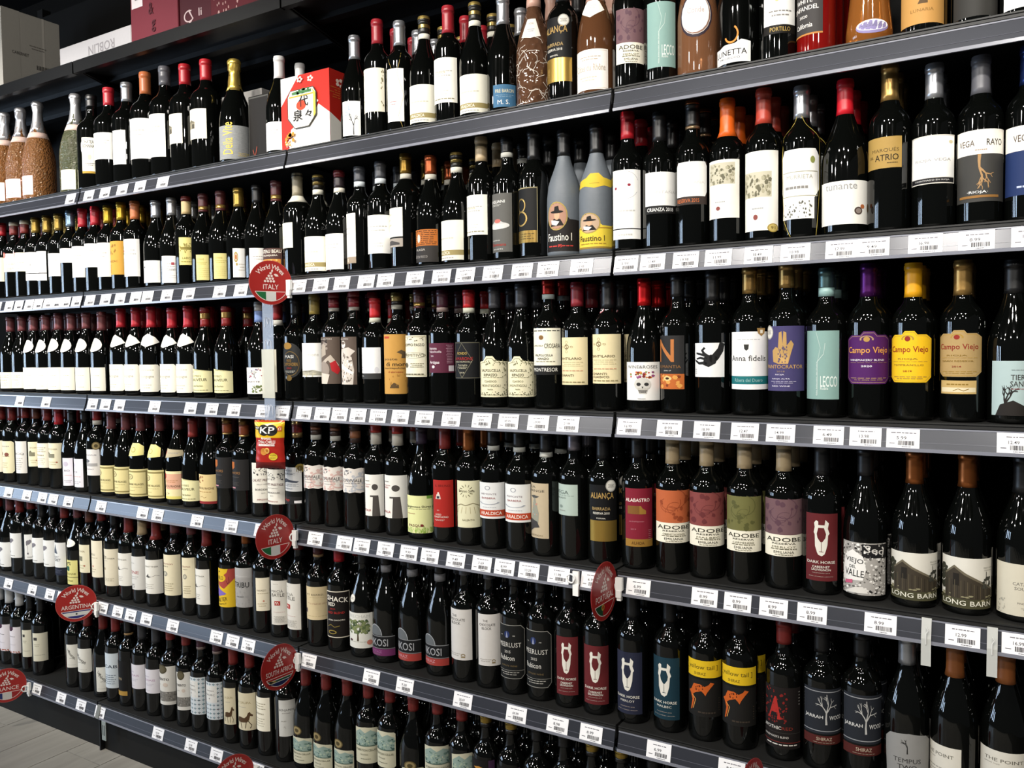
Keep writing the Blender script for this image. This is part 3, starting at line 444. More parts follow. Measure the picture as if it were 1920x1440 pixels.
sty('vega', 'small mint green label', lambda: Art('#a9b8ae').t('VEGA', .42, .74, .6, .12, '#56625c').lines(.1, .9, .62, .65, 1, '#56625c').t('SELLADO', .42, .56, .4, .05, '#56625c').disc('#7c8a82', .42, .28, .08, .05).lines(.3, .6, .12, .18, 1))
sty('alabastro', 'crimson label with gold foot', lambda: Art('#7c1d2e').rect('#96702f', 0, 0, 1, .13).t('ALABASTRO', .44, .80, .84, .06, '#efe8dc').rect('#7c5428', .1, .56, .52, .70).poly('#96702f', [(.5, .56), (.72, .56), (.72, .62), (.6, .66), (.55, .70), (.5, .70)]).t('ALENTEJANO', .4, .43, .5, .025, '#b3707a').t('2019', .3, .30, .18, .025, '#b3707a').t('ALHOA', .45, .065, .42, .05, '#5c3c18').lines(.8, .92, .1, .3, 6, '#b3707a'))
def dh(bg, l1, l2=''):
    def f():
        a = Art(bg); w = '#dcd8cc'
        a.poly(w, [(.34, .9), (.28, .86), (.3, .80), (.27, .72), (.3, .69), (.31, .52), (.37, .42), (.40, .39), (.50, .37), (.58, .40), (.62, .46), (.66, .54), (.68, .68), (.72, .71), (.67, .78), (.70, .86), (.60, .91), (.58, .83), (.40, .83), (.40, .88)])
        a.poly(bg, [(.40, .79), (.56, .79), (.62, .70), (.6, .64), (.52, .58), (.46, .58), (.38, .64), (.36, .70)]).stroke(bg, [(.49, .59), (.49, .43)], .014).stroke(bg, [(.43, .435), (.55, .435)], .008)
        a.t('DARK HORSE', .48, .28, .84, .042, w).t(l1, .48, .21, .5, .034, w)
        if l2: a.t(l2, .48, .168, .56, .034, w)
        return a.t('CALIFORNIA 2018', .48, .12, .5, .014, '#a89a90').t('BOLD | COMPLEX | SMOOTH', .48, .065, .7, .016, '#b9ada2')
    return f
sty('dhred', 'dark red label with horse head', dh('#5e1f22', 'CABERNET', 'SAUVIGNON')); sty('dhnavy', 'navy label with horse head', dh('#242739', 'MERLOT')); sty('dhteal', 'dark teal label with horse head', dh('#16333f', 'MALBEC'))
sty('viejo', 'black and white drawn label', lambda: Art('#a8a49e').blobs(['#2c2a29', '#dedad4', '#6c6964', '#efece6'], 0, 0, 1, 1, 320, .012, .04, 7, .8).rect('#1c1b1b', .48, .72, 1, .98).t('Sed', .72, .87, .4, .14, '#cfcbc4', -8).poly('#e9e6e0', [(.05, .25), (.5, .28), (.56, .5), (.5, .74), (.3, .86), (.12, .74), (.05, .5)]).t('VIEJO', .32, .64, .38, .12, '#2a2928', -5).t('DEL', .3, .53, .14, .06, '#2a2928').t('VALLE', .32, .41, .4, .13, '#2a2928', -3).poly('#c05a78', [(.12, .24), (.3, .28), (.3, .21), (.12, .18)]).poly('#d8d4cc', [(.1, .02), (.6, .04), (.5, .16), (.35, .14)]))
def barn():
    a = Art('#d8d4c8'); a.poly('#46442f', [(0, 0), (1, 0), (1, .22), (0, .22)]).blobs(['#34352a'], 0, .35, .14, .78, 16, .05, .09, 2, 1)
    a.poly('#3c352a', [(.12, .18), (.12, .66), (.3, .84), (.48, .68), (.98, .38), (.98, .2)]).poly('#6a6250', [(.12, .66), (.3, .84), (.48, .7), (.98, .40), (.98, .36), (.46, .66), (.3, .79), (.14, .64)])
    a.keep()
    for k in range(16): a.stroke('#5c5340' if k % 2 else '#2a251d', [(.16 + k*.05, .2), (.16 + k*.05, .55 - max(0, k - 6)*.02)], .008)
    a.keep(False).rect('#201c16', .28, .44, .38, .68).blobs(['#3c3c34'], .72, .42, .92, .62, 14, .03, .05, 3, 1).stroke('#3c3c34', [(.82, .40), (.82, .74)], .012).blobs(['#8c8668'], .0, .14, 1, .26, 20, .02, .05, 8, .5)
    return a.t('LONG BARN', .5, .105, .86, .10, '#dedac8').t('PINOT NOIR', .86, .82, .2, .025, '#8c8a80').t('CALIFORNIA', .86, .77, .18, .02, '#8c8a80')
sty('barn', 'label showing an old wooden barn', barn)
sty('catalina', 'plain cream label with small capitals', lambda: Art('#cfc8b4').t('CATALINA', .58, .62, .42, .06, '#77736a').t('SOUNDS', .58, .53, .36, .06, '#77736a').t('PINOT NOIR', .6, .25, .3, .035, '#77736a').lines(.5, .8, .12, .17, 2, '#8c887c').blobs(['#a9a596'], .02, .02, .25, .3, 16, .01, .03))
# fifth shelf
sty('elephant', 'white label with grey tree elephant', lambda: Art('#e0e0dc').disc('#77747a', .35, .68, .2, .09).disc('#77747a', .5, .72, .13, .07).disc('#77747a', .22, .62, .06, .07).stroke('#77747a', [(.3, .6), (.3, .28)], .02).rect('#77747a', .24, .2, .38, .27).lines(.2, .7, .06, .12, 1))
sty('regret', 'white label above navy strip', lambda: Art('#dcdcd8').rect('#1d2130', 0, 0, 1, .24).poly('#4f5866', [(.05, .68), (.2, .72), (.25, .92), (.35, .75), (.45, .95), (.55, .72), (.6, .66)]).t('GREAT', .4, .56, .55, .06, '#6a6c74').t('REGRET', .45, .47, .62, .08, '#4a4c54').ring('#5c5638', .2, .12, .1, .04, .3).lines(.3, .8, .06, .18, 3, '#55596a'))
sty('green', 'yellow green label, oval neck sticker', lambda: Art('#d6cf84').blobs(['#4c4a2c'], .3, .78, .7, .9, 10, .03, .05).poly('#2f5c4a', [(.38, .74), (.62, .74), (.62, .58), (.5, .54), (.38, .58)]).t('BOURGOGNE', .5, .44, .85, .08, '#6d6738').rect('#3c3a24', 0, .29, 1, .31).t('Pinot Noir', .5, .16, .6, .08, '#8a8448'))
sty('ettiner', 'cream label with dark name', lambda: Art('#ddd4bc').t('Alta', .28, .80, .26, .05, '#4c4438').t('ARNETTINER', .44, .745, .8, .035, '#5c5444').lines(.2, .5, .67, .69, 1).disc('#b8a584', .28, .46, .08, .035).lines(.1, .8, .12, .22, 3, '#a89f86'))
sty('ettinerw', 'white label with small bird mark', lambda: Art('#dfdcd2').t('ARNETTINER', .45, .80, .7, .04, '#6c675c').poly('#4c4a46', [(.18, .5), (.3, .56), (.34, .6), (.36, .52), (.5, .5), (.34, .47)]).stroke('#8a8680', [(.5, .5), (.7, .55), (.85, .52)], .01).lines(.1, .6, .14, .3, 3, '#b0aca2'))
sty('zine', 'grey white label with red letters', lambda: Art('#d4d2cc').t('ZINE', .42, .52, .6, .09, '#9a4440').t('Reserve', .3, .80, .4, .05, '#a8a6a2').lines(.1, .7, .3, .42, 2, '#a8a6a2').blobs(['#9c9a96'], .15, .04, .5, .16, 16, .02, .04))
sty('round', 'cream label with round grey seal', lambda: Art('#ddd3b4').t('Norton', .38, .78, .6, .05, '#8a5c4c').t('RESERVA', .3, .71, .36, .03, '#7c7460').disc('#9a9688', .26, .53, .17, .065).disc('#c9c3ac', .26, .53, .1, .04).blobs(['#6c6a60'], .16, .49, .36, .57, 8, .02, .03, 2, .4).lines(.1, .7, .1, .32, 4, '#b0a688'))
sty('cream2b', 'cream', lambda: Art(CR))
sty('malter', 'yellow label, red and purple shapes', lambda: Art('#d9b427').poly('#a3453c', [(.1, .66), (.62, .90), (.68, 1), (1, 1), (1, .78), (.5, .48), (.18, .56)]).disc('#d9b427', .28, .76, .3, .11).t('PABLO', .26, .76, .42, .10, '#4c4420').disc('#4c4420', .25, .92, .05, .02).poly('#7a64b4', [(.05, .3), (.1, .56), (.22, .48), (.6, .36), (.5, .32), (.35, .3), (.18, .26)]).t('MALTER', .33, .19, .6, .1, '#4c4420', 8).t('VERMUT', .38, .08, .44, .04, '#4c4420', 6).stroke('#4c3020', [(.6, .7), (.65, .62), (.72, .66), (.7, .8)], .012))
sty('tribu', 'grey label with bold black word', lambda: Art('#9d9b98').rect('#a8a6a3', 0, .75, 1, 1).rect('#c9c7c4', 0, .795, .6, .80).blobs(['#959391'], 0, 0, 1, .72, 40, .02, .05, 4).t('TRIBU', .33, .575, .66, .135, '#2c2b2b').t('MALBEC', .3, .27, .34, .03, '#3a3938'))
sty('macia', 'tall white label with red emblem', lambda: Art('#d4d0c6').t('2019', .3, .92, .3, .015, '#77736a').t('MACIÀ', .38, .765, .66, .07, '#55514a').t('BATLE', .42, .675, .72, .075, '#55514a').rect('#a5302c', .22, .44, .55, .54).stroke('#e0d8cc', [(.26, .46), (.28, .51), (.34, .50), (.36, .46), (.38, .51), (.44, .50), (.46, .46)], .02).lines(.15, .85, .05, .2, 7, '#77736a', .3).lines(.15, .8, .28, .3, 1, '#c09a94'))
sty('barrel', 'tan label with spaced capitals', lambda: Art('#cdbb94').t('MT BARREL', .42, .76, .74, .055, '#55483a').lines(.2, .8, .66, .69, 1, '#a8946c').lines(.1, .95, .46, .52, 2, '#a07c64').poly('#4c3f44', [(0, .3), (.06, .36), (.1, .3), (.08, .2), (0, .22)]).lines(.1, .9, .1, .13, 1, '#a8946c'))
sty('shack', 'black label edged with cream', lambda: Art('#d8cfbc').rect('#191513', .02, .02, .98, .98).t('SHACK', .5, .83, .86, .11, '#ece6d8', -4).t('RED', .28, .72, .3, .075, '#ece6d8').t('2021', .32, .62, .22, .03, '#a32c28').t('RED BLEND', .45, .54, .66, .045, '#a32c28').t('XTRA SMOOTH', .45, .38, .66, .03, '#ece6d8').stroke('#8a7838', [(.1, .24), (.25, .28), (.4, .23), (.6, .26)], .012).disc('#8a7838', .3, .12, .18, .045).disc('#191513', .3, .12, .13, .025))
sty('bigtree', 'white label with green tree', lambda: Art('#d6d5cc').t('BEECHAM', .5, .9, .8, .09, '#b5b4ae').tree('#4a3c2c', .48, .2, .8, .6, ['#3c4a34', '#55633f', '#7a8458'], 5).lines(.1, .9, .17, .19, 1, '#6a7050').disc('#c07a68', .88, .16, .1, .07).disc('#4a2c34', .2, .22, .07, .03))
def nkosi(c, v): return lambda: Art('#141516').rect('#77787a', 0, .95, 1, .99).rect('#77787a', 0, .35, 1, .385).rect(c, 0, 0, 1, .34).t('INKOSI', .34, .66, .84, .36, '#9c9da0').t(v, .3, .2, .5, .14, '#b98a90' if c != '#6a2c5a' else '#8f5c86').lines(.2, .5, .05, .1, 1)
sty('nkosip', 'black label with purple strip', nkosi('#6a2c5a', 'PINOTAGE')); sty('nkosir', 'black label with coral strip', nkosi('#9c3a34', 'SHIRAZ'))
sty('choc', 'tall white label, small black words', lambda: Art('#cfcbc6').t('THE', .35, .87, .22, .045, '#33312f').t('CHOCOLATE', .42, .795, .68, .05, '#33312f').t('BLOCK', .40, .725, .4, .05, '#33312f').lines(.08, .6, .07, .14, 2, '#9a958e').ring('#8a7a5a', .68, .09, .08, .04, .4, 12, 0, 180).rect('#8a7a5a', .61, .05, .75, .08))
sty('meer', 'black cut corner label, silver border', lambda: Art('#8f8d86', [(.08, 0), (.86, 0), (1, .08), (1, .92), (.86, 1), (0, 1), (0, 0)]).poly('#171817', [(.0, .012), (.85, .012), (.98, .085), (.98, .915), (.85, .988), (0, .988)]).disc('#23305c', .38, .82, .1, .065).poly('#8a90a8', [(.38, .88), (.34, .76), (.42, .76)]).t('1693', .16, .80, .08, .02, '#b9b6ae').t('1980', .62, .80, .08, .02, '#b9b6ae').t('MEERLUST', .44, .63, .84, .085, '#c9c6be').t('2015', .40, .50, .22, .05, '#b9b6ae').t('Rubicon', .36, .385, .56, .09, '#c9c6be').t('ESTATE WINE', .45, .24, .55, .03, '#6a5a3c').rect('#a3a098', 0, .155, .97, .16).lines(.1, .8, .06, .14, 2, '#a3a098').disc('#171817', 0, 0, .001, .001))
def tail():
    a = Art('#1a1917'); a.poly('#d9b41f', [(0, .70), (1, .70), (1, 1), (0, 1)]).t('[ yellow tail ]', .42, .87, .88, .10, '#6a5814').t('SHIRAZ', .4, .765, .3, .05, '#6a5814').rect('#0b0d0a', 0, .66, 1, .70)
    o = '#c05a20'; a.poly(o, [(.08, .42), (.16, .46), (.24, .57), (.4, .58), (.52, .54), (.62, .58), (.66, .62), (.76, .60), (.66, .52), (.58, .44), (.54, .38), (.5, .42), (.44, .46), (.3, .42), (.22, .38), (.26, .28), (.18, .10), (.14, .09), (.2, .28), (.14, .38)])
    return a.blobs(['#5a2410'], .24, .47, .5, .55, 8, .01, .03).stroke('#d89a50', [(.2, .36), (.3, .3), (.22, .12)], .016).lines(.35, .8, .04, .12, 1, '#3c342c').lines(.88, .92, .1, .35, 6, '#4a4034')
sty('tail', 'black label under yellow band', tail)
sty('apoth', 'black label with ornate red letter', lambda: Art('#1b1615').blobs(['#7a1f1c'], .05, .42, .62, .98, 60, .015, .035, 4, .8).poly('#a52a24', [(.12, .5), (.18, .5), (.34, .84), (.38, .84), (.48, .5), (.58, .5), (.46, .47), (.40, .47), (.42, .58), (.26, .58), (.22, .5), (.24, .47)]).t('APOTHIC', .26, .335, .48, .055, '#cfcac2').t('RED', .64, .335, .26, .05, '#7a2c22').rect('#3a3634', 0, .255, 1, .262).t("WINEMAKER'S BLEND", .35, .19, .64, .035, '#cfcac2').rect('#6c2420', 0, .10, 1, .112).lines(.1, .9, .04, .09, 1, '#cfcac2').lines(.92, .97, .7, .95, 5))
sty('jarrah', 'slate label with silver tree', lambda: Art('#0b0d0a').rect('#23262c', 0, .19, 1, 1).rect('#8f9093', 0, .94, 1, .955).rect('#8f9093', 0, .235, 1, .25).rect('#4c1e1a', 0, 0, 1, .16).tree('#b3b2ae', .54, .36, .5, .58, seed=21).t('JARRAH', .26, .485, .42, .075, '#cfceca').t('WOOD', .77, .485, .33, .075, '#cfceca').t('SHIRAZ', .5, .10, .34, .06, '#b0a08c').lines(.25, .75, .02, .05, 1, '#8c7c6c'))
sty('tempus', 'silver shield shaped label', lambda: Art('#8c8b88', [(.04, .1), (.96, .1), (1, .6), (1, .85), (.85, .97), (.5, 1.02), (.12, .97), (0, .85), (0, .6)]).tree('#2c2b2a', .46, .60, .3, .34, seed=9).t('TEMPUS', .46, .46, .52, .09, '#3a3938').t('TWO', .46, .33, .36, .09, '#3a3938').t('SILVER SERIES', .46, .2, .5, .04, '#4c4b49'))
sty('point', 'white label with small grey capitals', lambda: Art('#d4cfc2').t('THE POINT', .5, .78, .7, .08, '#6a665c').t('pinot noir', .3, .68, .3, .04, '#8a867c').lines(.2, .8, .2, .5, 4, '#9a968c'))
# bottom shelf
sty('fringe', 'white label with orange torn edge', lambda: Art('#d9d3d6').poly('#3c1f33', [(.25, .9), (.3, .84), (.4, .83), (.5, .85), (.58, .9), (.58, 1), (.25, 1)]).blobs(['#a05034'], .02, .0, .95, .06, 16, .03, .06, 3, .5).lines(.2, .7, .6, .66, 1, '#8a8488').lines(.2, .7, .3, .34, 1, '#a8a2a6'))
sty('smallsq2', 'cream label with small dark stamp', lambda: Art('#d3cfba').rect('#3f3c3a', .08, .74, .34, .84).lines(.1, .5, .5, .62, 2, '#9a9684').lines(.1, .8, .2, .24, 1, '#9a9684'))
sty('script', 'white label with slanting handwriting', lambda: Art('#d9d7cd', [(0, .03), (.05, 0), (.95, 0), (1, .04), (1, .96), (.95, 1), (0, 1)]).t('Las', .26, .76, .26, .13, '#3c3a36', -28).t('Veletas', .45, .56, .66, .15, '#3c3a36', -28).stroke('#3c3a36', [(.3, .4), (.45, .42), (.6, .38)], .012).lines(.1, .8, .1, .14, 1, '#b0aca0'))
sty('bluetxt', 'pale blue label with dark capitals', lambda: Art('#c3ccd2').t('ACAB', .5, .62, .9, .09, '#2c3440').lines(.1, .9, .1, .4, 5, '#77828c').disc('#8a949c', .3, .26, .1, .04))
sty('luis', 'black label with brown emblem', lambda: Art('#141312').ring('#6a4c30', .2, .82, .3, .14, .45).t('LUIS', .5, .48, .5, .07, '#9a8a70').t('Felipe', .3, .28, .6, .06, '#8a8478', -80).rect('#a8843e', .0, .0, 1, .13))
sty('chais', 'white label with lilac capitals', lambda: Art('#d3cfd4').t('CHAIS', .45, .55, .6, .08, '#a07c98').t('Domaine', .3, .7, .36, .05, '#a39cab').lines(.1, .7, .3, .42, 2, '#b3aeb8').lines(.1, .5, .1, .14, 1, '#a8a3ab'))
sty('ento', 'white label, bronze medal, grey foot', lambda: Art('#cfccc4').rect('#77746e', 0, .09, 1, .34).blobs(['#98958e', '#5c5a55'], 0, .1, 1, .33, 40, .02, .05, 3, .5).disc('#4a4430', .36, .92, .28, .12).disc('#5c5540', .36, .92, .2, .085).t('TRENTO', .38, .66, .68, .065, '#2c2a28').disc('#c3b5a8', .55, .52, .12, .05).lines(.05, .3, .5, .53, 1))
def pattern():
    a = Art('#c9cfd2').keep()
    for i in range(6):
        for j in range(9):
            cx, cy = (i + .5)/6, (j + .5)/9
            if .25 < cx < .85 and .45 < cy < .85 and False: continue
            a.poly('#33323a' if (i+j) % 2 else '#6a4c50', [(cx-.07, cy), (cx, cy+.02), (cx+.07, cy), (cx, cy-.02)]); a.poly('#7fa0a8', [(cx, cy+.045), (cx+.03, cy), (cx, cy-.045), (cx-.03, cy)])
    return a.keep(False).rect('#d8d6d0', .1, .46, .72, .90).t('MALBEC', .38, .66, .5, .045, '#4c4a48').lines(.2, .6, .74, .8, 1).disc('#9a9894', .38, .56, .04, .02)
sty('pattern', 'white label with tile pattern', pattern)
sty('horse', 'cream label with brown horse', lambda: Art('#cfc5a8').t('LA GRUPA', .45, .74, .7, .06, '#9a8c68').lines(.2, .6, .60, .63, 1).poly('#4f3a26', [(.12, .22), (.16, .33), (.34, .35), (.52, .33), (.62, .38), (.68, .47), (.76, .50), (.78, .46), (.88, .41), (.86, .37), (.76, .39), (.72, .28), (.64, .22), (.34, .20)]).stroke('#3c2c1c', [(.2, .24), (.12, .08)], .025).stroke('#3c2c1c', [(.34, .2), (.4, .05)], .025).stroke('#3c2c1c', [(.6, .22), (.56, .06)], .025).stroke('#3c2c1c', [(.68, .26), (.82, .14), (.76, .06)], .025))
sty('benj', 'grey white label with dark capitals', lambda: Art('#c9c8c2').t('BENJAMIN', .46, .72, .86, .075, '#3a3938').lines(.2, .7, .62, .66, 1).t('MALBEC', .3, .42, .3, .03, '#77736a').stroke('#77736a', [(.3, .24), (.36, .28), (.42, .22)], .012))
def cellar(b):
    def f():
        a = Art('#c9c5ac', [(0, 0), (.94, 0), (1, .04), (1, .93), (.94, .97), (.5, 1), (0, .96)])
        a.poly('#8fa39a', [(.04, .5), (.96, .5), (.96, .82), (.7, .92), (.5, .84), (.3, .94), (.04, .82)]).blobs(['#3f5a55', '#6a857a', '#a9b8a4'], .06, .5, .94, .82, 46, .03, .07, 4, .6).rect('#55695f', .05, .47, .95, .5)
        return a.t('ROBERTSON CELLAR', .5, .37, .84, .06, '#6a6a58').t('SHIRAZ' if not b else 'PINOTAGE', .45, .25, .3, .04, '#8a8876').lines(.3, .7, .1, .16, 1, '#8a8876')
    return f
sty('cellar', 'landscape label with bronze medals', cellar(0)); sty('cellarb', 'landscape label on straight bottle', cellar(1))
sty('darkdeer', 'black label with small gold deer', lambda: Art('#161414').t('KUMALA', .5, .5, .6, .1, '#6a6458').poly('#b8843a', [(.3, .8), (.5, .84), (.7, .8), (.6, .76), (.5, .74), (.4, .76)]).rect('#3c2440', .8, .0, 1, 1))
# neck stickers and medallions
sty('nk_oval', '', lambda: Art().disc('#e9e6dc', .5, .5, .5, .5).disc('#c9c8a8', .45, .5, .16, .2).disc('#e9e6dc', .45, .5, .1, .13))
sty('nk_kite', '', lambda: Art('#efece2', [(0, .35), (.5, 0), (1, .35), (.85, .72), (.5, 1), (.15, .72)]).lines(.3, .7, .4, .6, 2, '#c9c4b8'))
sty('nk_yel', '', lambda: Art('#dfd58a', [(.05, 0), (.95, .1), (1, .75), (.7, 1), (.2, 1)]).ring('#a8a060', .4, .5, .15, .2, .3))
sty('nk_strap', '', lambda: Art('#b0a486', [(0, .2), (.25, 0), (1, .25), (1, .75), (.3, .9), (0, 1)]).disc('#a34a44', .2, .5, .13, .3).lines(.4, .9, .4, .6, 2))
sty('nk_medal', '', lambda: Art().disc('#a8a59c', .5, .5, .5, .5).disc('#d9d6cc', .5, .5, .42, .42).lines(.2, .8, .35, .65, 3, '#8a8780', .5))
sty('nk_gold', '', lambda: Art().disc('#8c7838', .5, .5, .5, .5).disc('#5c4c20', .5, .5, .3, .3))
sty('nk_bronze', '', lambda: Art().disc('#5c4f30', .5, .5, .5, .5).disc('#93825a', .5, .5, .4, .4).disc('#4c4228', .5, .5, .22, .22))
sty('nk_arc', '', lambda: Art('#5f6366', [(0, 0), (1, 0)] + [(.5 + .5*cos(k*pi/10), sin(k*pi/10)) for k in range(1, 10)]).ring('#9a9da0', .5, 0, .5, 1, .08, 14, 0, 180))
sty('nk_rooster', '', lambda: Art().disc('#9c5a60', .5, .5, .5, .5).disc('#d8d0cc', .5, .5, .4, .4).disc('#2c2426', .5, .5, .3, .3).disc('#d8d0cc', .5, .52, .12, .16))
sty('nk_yellow', '', lambda: Art('#c9ad34', [(0, 0), (.3, .15), (.5, 0), (.7, .15), (1, 0), (1, .5), (.7, .7), (.6, 1), (.4, 1), (.3, .7), (0, .5)]).rect('#a38a28', .4, .3, .6, .34))

def web():
    a = Art().keep(); R = random.Random(11)
    for k in range(46):
        x, y = R.random(), R.random()*.95; g = R.uniform(0, 6.3); P = [(x, y)]
        for q in range(4): g += R.uniform(-.9, .9); x += .06*cos(g); y += .06*sin(g); P.append((min(max(x, 0), 1), min(max(y, 0), 1)))
        a.stroke('#d8d0c4', P, .007)
    return a
sty('nk_web', '', web)


# ---------------------------------------------------------------- room
room = MB()
fl = empty('floor', (0, 0, 0)); tag(fl, kind='structure')
fb = MB(); fb.box(-5, 4.5, -5, 1.2, -.05, -.006); tag(fb.build('subfloor', mat('#4c4a46', .7), fl))
def woodmat(seed):
    m = bpy.data.materials.new('grey_wood_floor'); m.use_nodes = True; n = m.node_tree; b = n.nodes['Principled BSDF']
    tc = n.nodes.new('ShaderNodeTexCoord'); mp = n.nodes.new('ShaderNodeMapping'); mp.inputs['Scale'].default_value = (16, 2.2, 1); mp.inputs['Location'].default_value = (seed*3.7, seed*1.3, 0)
    nz = n.nodes.new('ShaderNodeTexNoise'); nz.inputs['Scale'].default_value = 1.6; nz.inputs['Detail'].default_value = 7; nz.inputs['Distortion'].default_value = .6
    r = n.nodes.new('ShaderNodeValToRGB'); r.color_ramp.elements[0].position = .25; r.color_ramp.elements[0].color = lin('#98938a'); r.color_ramp.elements[1].position = .7; r.color_ramp.elements[1].color = lin('#aca89e')
    n.links.new(tc.outputs['Object'], mp.inputs[0]); n.links.new(mp.outputs[0], nz.inputs['Vector']); n.links.new(nz.outputs['Fac'], r.inputs[0]); n.links.new(r.outputs[0], b.inputs['Base Color'])
    b.inputs['Roughness'].default_value = .42
    bp = n.nodes.new('ShaderNodeBump'); bp.inputs['Strength'].default_value = .12; n.links.new(nz.outputs['Fac'], bp.inputs['Height']); n.links.new(bp.outputs[0], b.inputs['Normal'])
    return m
WM = [woodmat(k) for k in range(4)]
pm = MB(); pm.box(-.0985, .0985, -.649, .649, -.006, 0); plank_mesh = pm.mesh('plank')
pls = []
for m in WM:
    q = plank_mesh.copy(); q.materials.append(m); pls.append(q)
for i in range(30):
    for j in range(-1, 4):
        o = bpy.data.objects.new('plank', pls[(i*3 + j*5 + i*j) % 4]); S.collection.objects.link(o); o.parent = fl
        o.location = (-3.2 + i*.2, .2 - j*1.302 - (.45*(i % 3)), 0)
b = MB(); b.box(-5, 4.5, .62, .7, 0, 3.1); tag(b.build('wall_back', mat('#050505', .9, 0, .1, 6, spec=.1)), kind='structure')
b = MB(); b.box(-5, 4.5, -5, .7, 3.1, 3.16); tag(b.build('ceiling', mat('#050506', .9, 0, .1, 6, spec=.1)), kind='structure')

# ---------------------------------------------------------------- shelving
LZ = dict(A=1.924, B=1.569, C=1.213, D=.859, E=.503, F=.125)
SN = dict(A='top', B='second', C='third', D='fourth', E='fifth', F='bottom')
BN = {-2: 'far left', -1: 'centre left', 0: 'centre right', 1: 'far right'}
ridge = lambda z, k: (z + .041) * k
for bay in (-2, -1, 0, 1):
    for lv, z in LZ.items():
        t = empty('gondola_shelf', (bay, 0, z)); g = .0035
        tag(t, f'black metal {SN[lv]} bottle shelf with grey ticket strip, {BN[bay]} bay', 'shelf', 'black metal bottle shelves')
        m = MB(); m.box(g, 1-g, .0135, .43, .022, .052); m.box(g, 1-g, .0105, .0135, .0425, .0475)
        m.box(g, 1-g, .0105, .0135, .0495, .0525); m.build('deck', [DECK], t)
        m = MB(); m.prism([(.000, .000), (.0115, .041), (.0145, .041), (.0045, .0), (.0040, -.002), (.0005, -.002)], g + .001, 1 - g - .001, 0)
        m.build('ticket_strip', [STRIPA if lv == 'A' and bay >= -1 else STRIP], t)
        m = MB(); m.prism([(-.0015, -.002), (-.0015, .0042), (-.0002, .0045), (.0006, -.0025)], g + .001, 1 - g - .001, 0)
        m.prism([(.0098, .0385), (.0103, .0412), (.0118, .0412), (.0112, .038)], g + .001, 1 - g - .001, 0)
        m.build('strip_edge', [STRIPEDGE], t)
        m = MB(); m.prism([(.0034, .0145), (.0036, .0152), (.0042, .0152), (.0040, .0145)], g + .001, 1 - g - .001, 0)
        m.build('strip_groove', [mat('#5c5e68', .25, 0, .02, 8)], t)
        for s in (0, 1):
            x = g if s == 0 else 1 - g - .003
            m = MB(); m.prism([(.0135, .022), (.43, .022), (.43, -.05), (.38, -.045), (.31, .015), (.0135, .0175)], x, x + .003); m.build('bracket', [BLACK], t)
    # canopy shelf
    t = empty('canopy_shelf', (bay, 0, 2.40)); tag(t, f'black metal canopy shelf above the bottles, {BN[bay]} bay', 'shelf', 'black canopy shelves')
    m = MB(); m.box(g, 1-g, .006, .44, -.022, 0); m.box(g, 1-g, 0, .006, -.036, .004); m.box(g, 1-g, .006, .02, -.036, -.030); m.build('deck', [mat('#0a0a0a', .38, 0, .04, 12, spec=.3)], t)
    m = MB(); m.box(g+.01, 1-g-.01, .12, .15, -.038, -.022); m.box(g+.01, 1-g-.01, .27, .30, -.038, -.022); m.build('stiffener', [BLACK], t)
    for x in (g, 1-g-.004):
        m = MB(); m.prism([(.02, -.022), (.44, -.022), (.44, -.1), (.3, -.085)], x, x + .004); m.build('bracket', [BLACK], t)
    b = MB(); b.box(bay + .004, bay + .996, .445, .46, .0, 2.9)
    tag(b.build('back_panel', [BACK]), f'black metal back panel behind the shelves, {BN[bay]} bay', 'panel', 'shelving back panels')
    b = MB(); b.box(bay + .004, bay + .996, .03, .045, 0, .118); b.box(bay + .004, bay + .996, .026, .03, .108, .118)
    tag(chamfer(b.build('plinth_panel', [mat('#141310', .65, 0, .12, 30, spec=.2)]), .001), f'black kick plate under the bottom shelf, {BN[bay]} bay', 'panel', 'shelving kick plates')
for x in (-2, -1, 0, 1, 2):
    t = empty('shelving_upright', (x, 0, 0)); tag(t, f'black slotted upright {dict([(-2,"left of the far left bay"),(-1,"between far left and centre left bays"),(0,"between the two centre bays"),(1,"between centre right and far right bays"),(2,"right of the far right bay")])[x]}', 'upright', 'slotted shelving uprights')
    b = MB(); b.box(-.02, .02, .462, .50, 0, 2.95); b.build('post', [BLACK], t)
    b = MB()
    for k in range(56): b.box(-.012, -.007, .4605, .462, .1 + k*.05, .13 + k*.05); b.box(.007, .012, .4605, .462, .1 + k*.05, .13 + k*.05)
    tag(b.build('slots', [mat('#020202', .9)], t), kind='stuff')
    if abs(x) < 2 or x == 2:
        b = MB(); b.box(-.003, .003, .014, .44, .0, .12); b.build('foot', [BLACK], t)

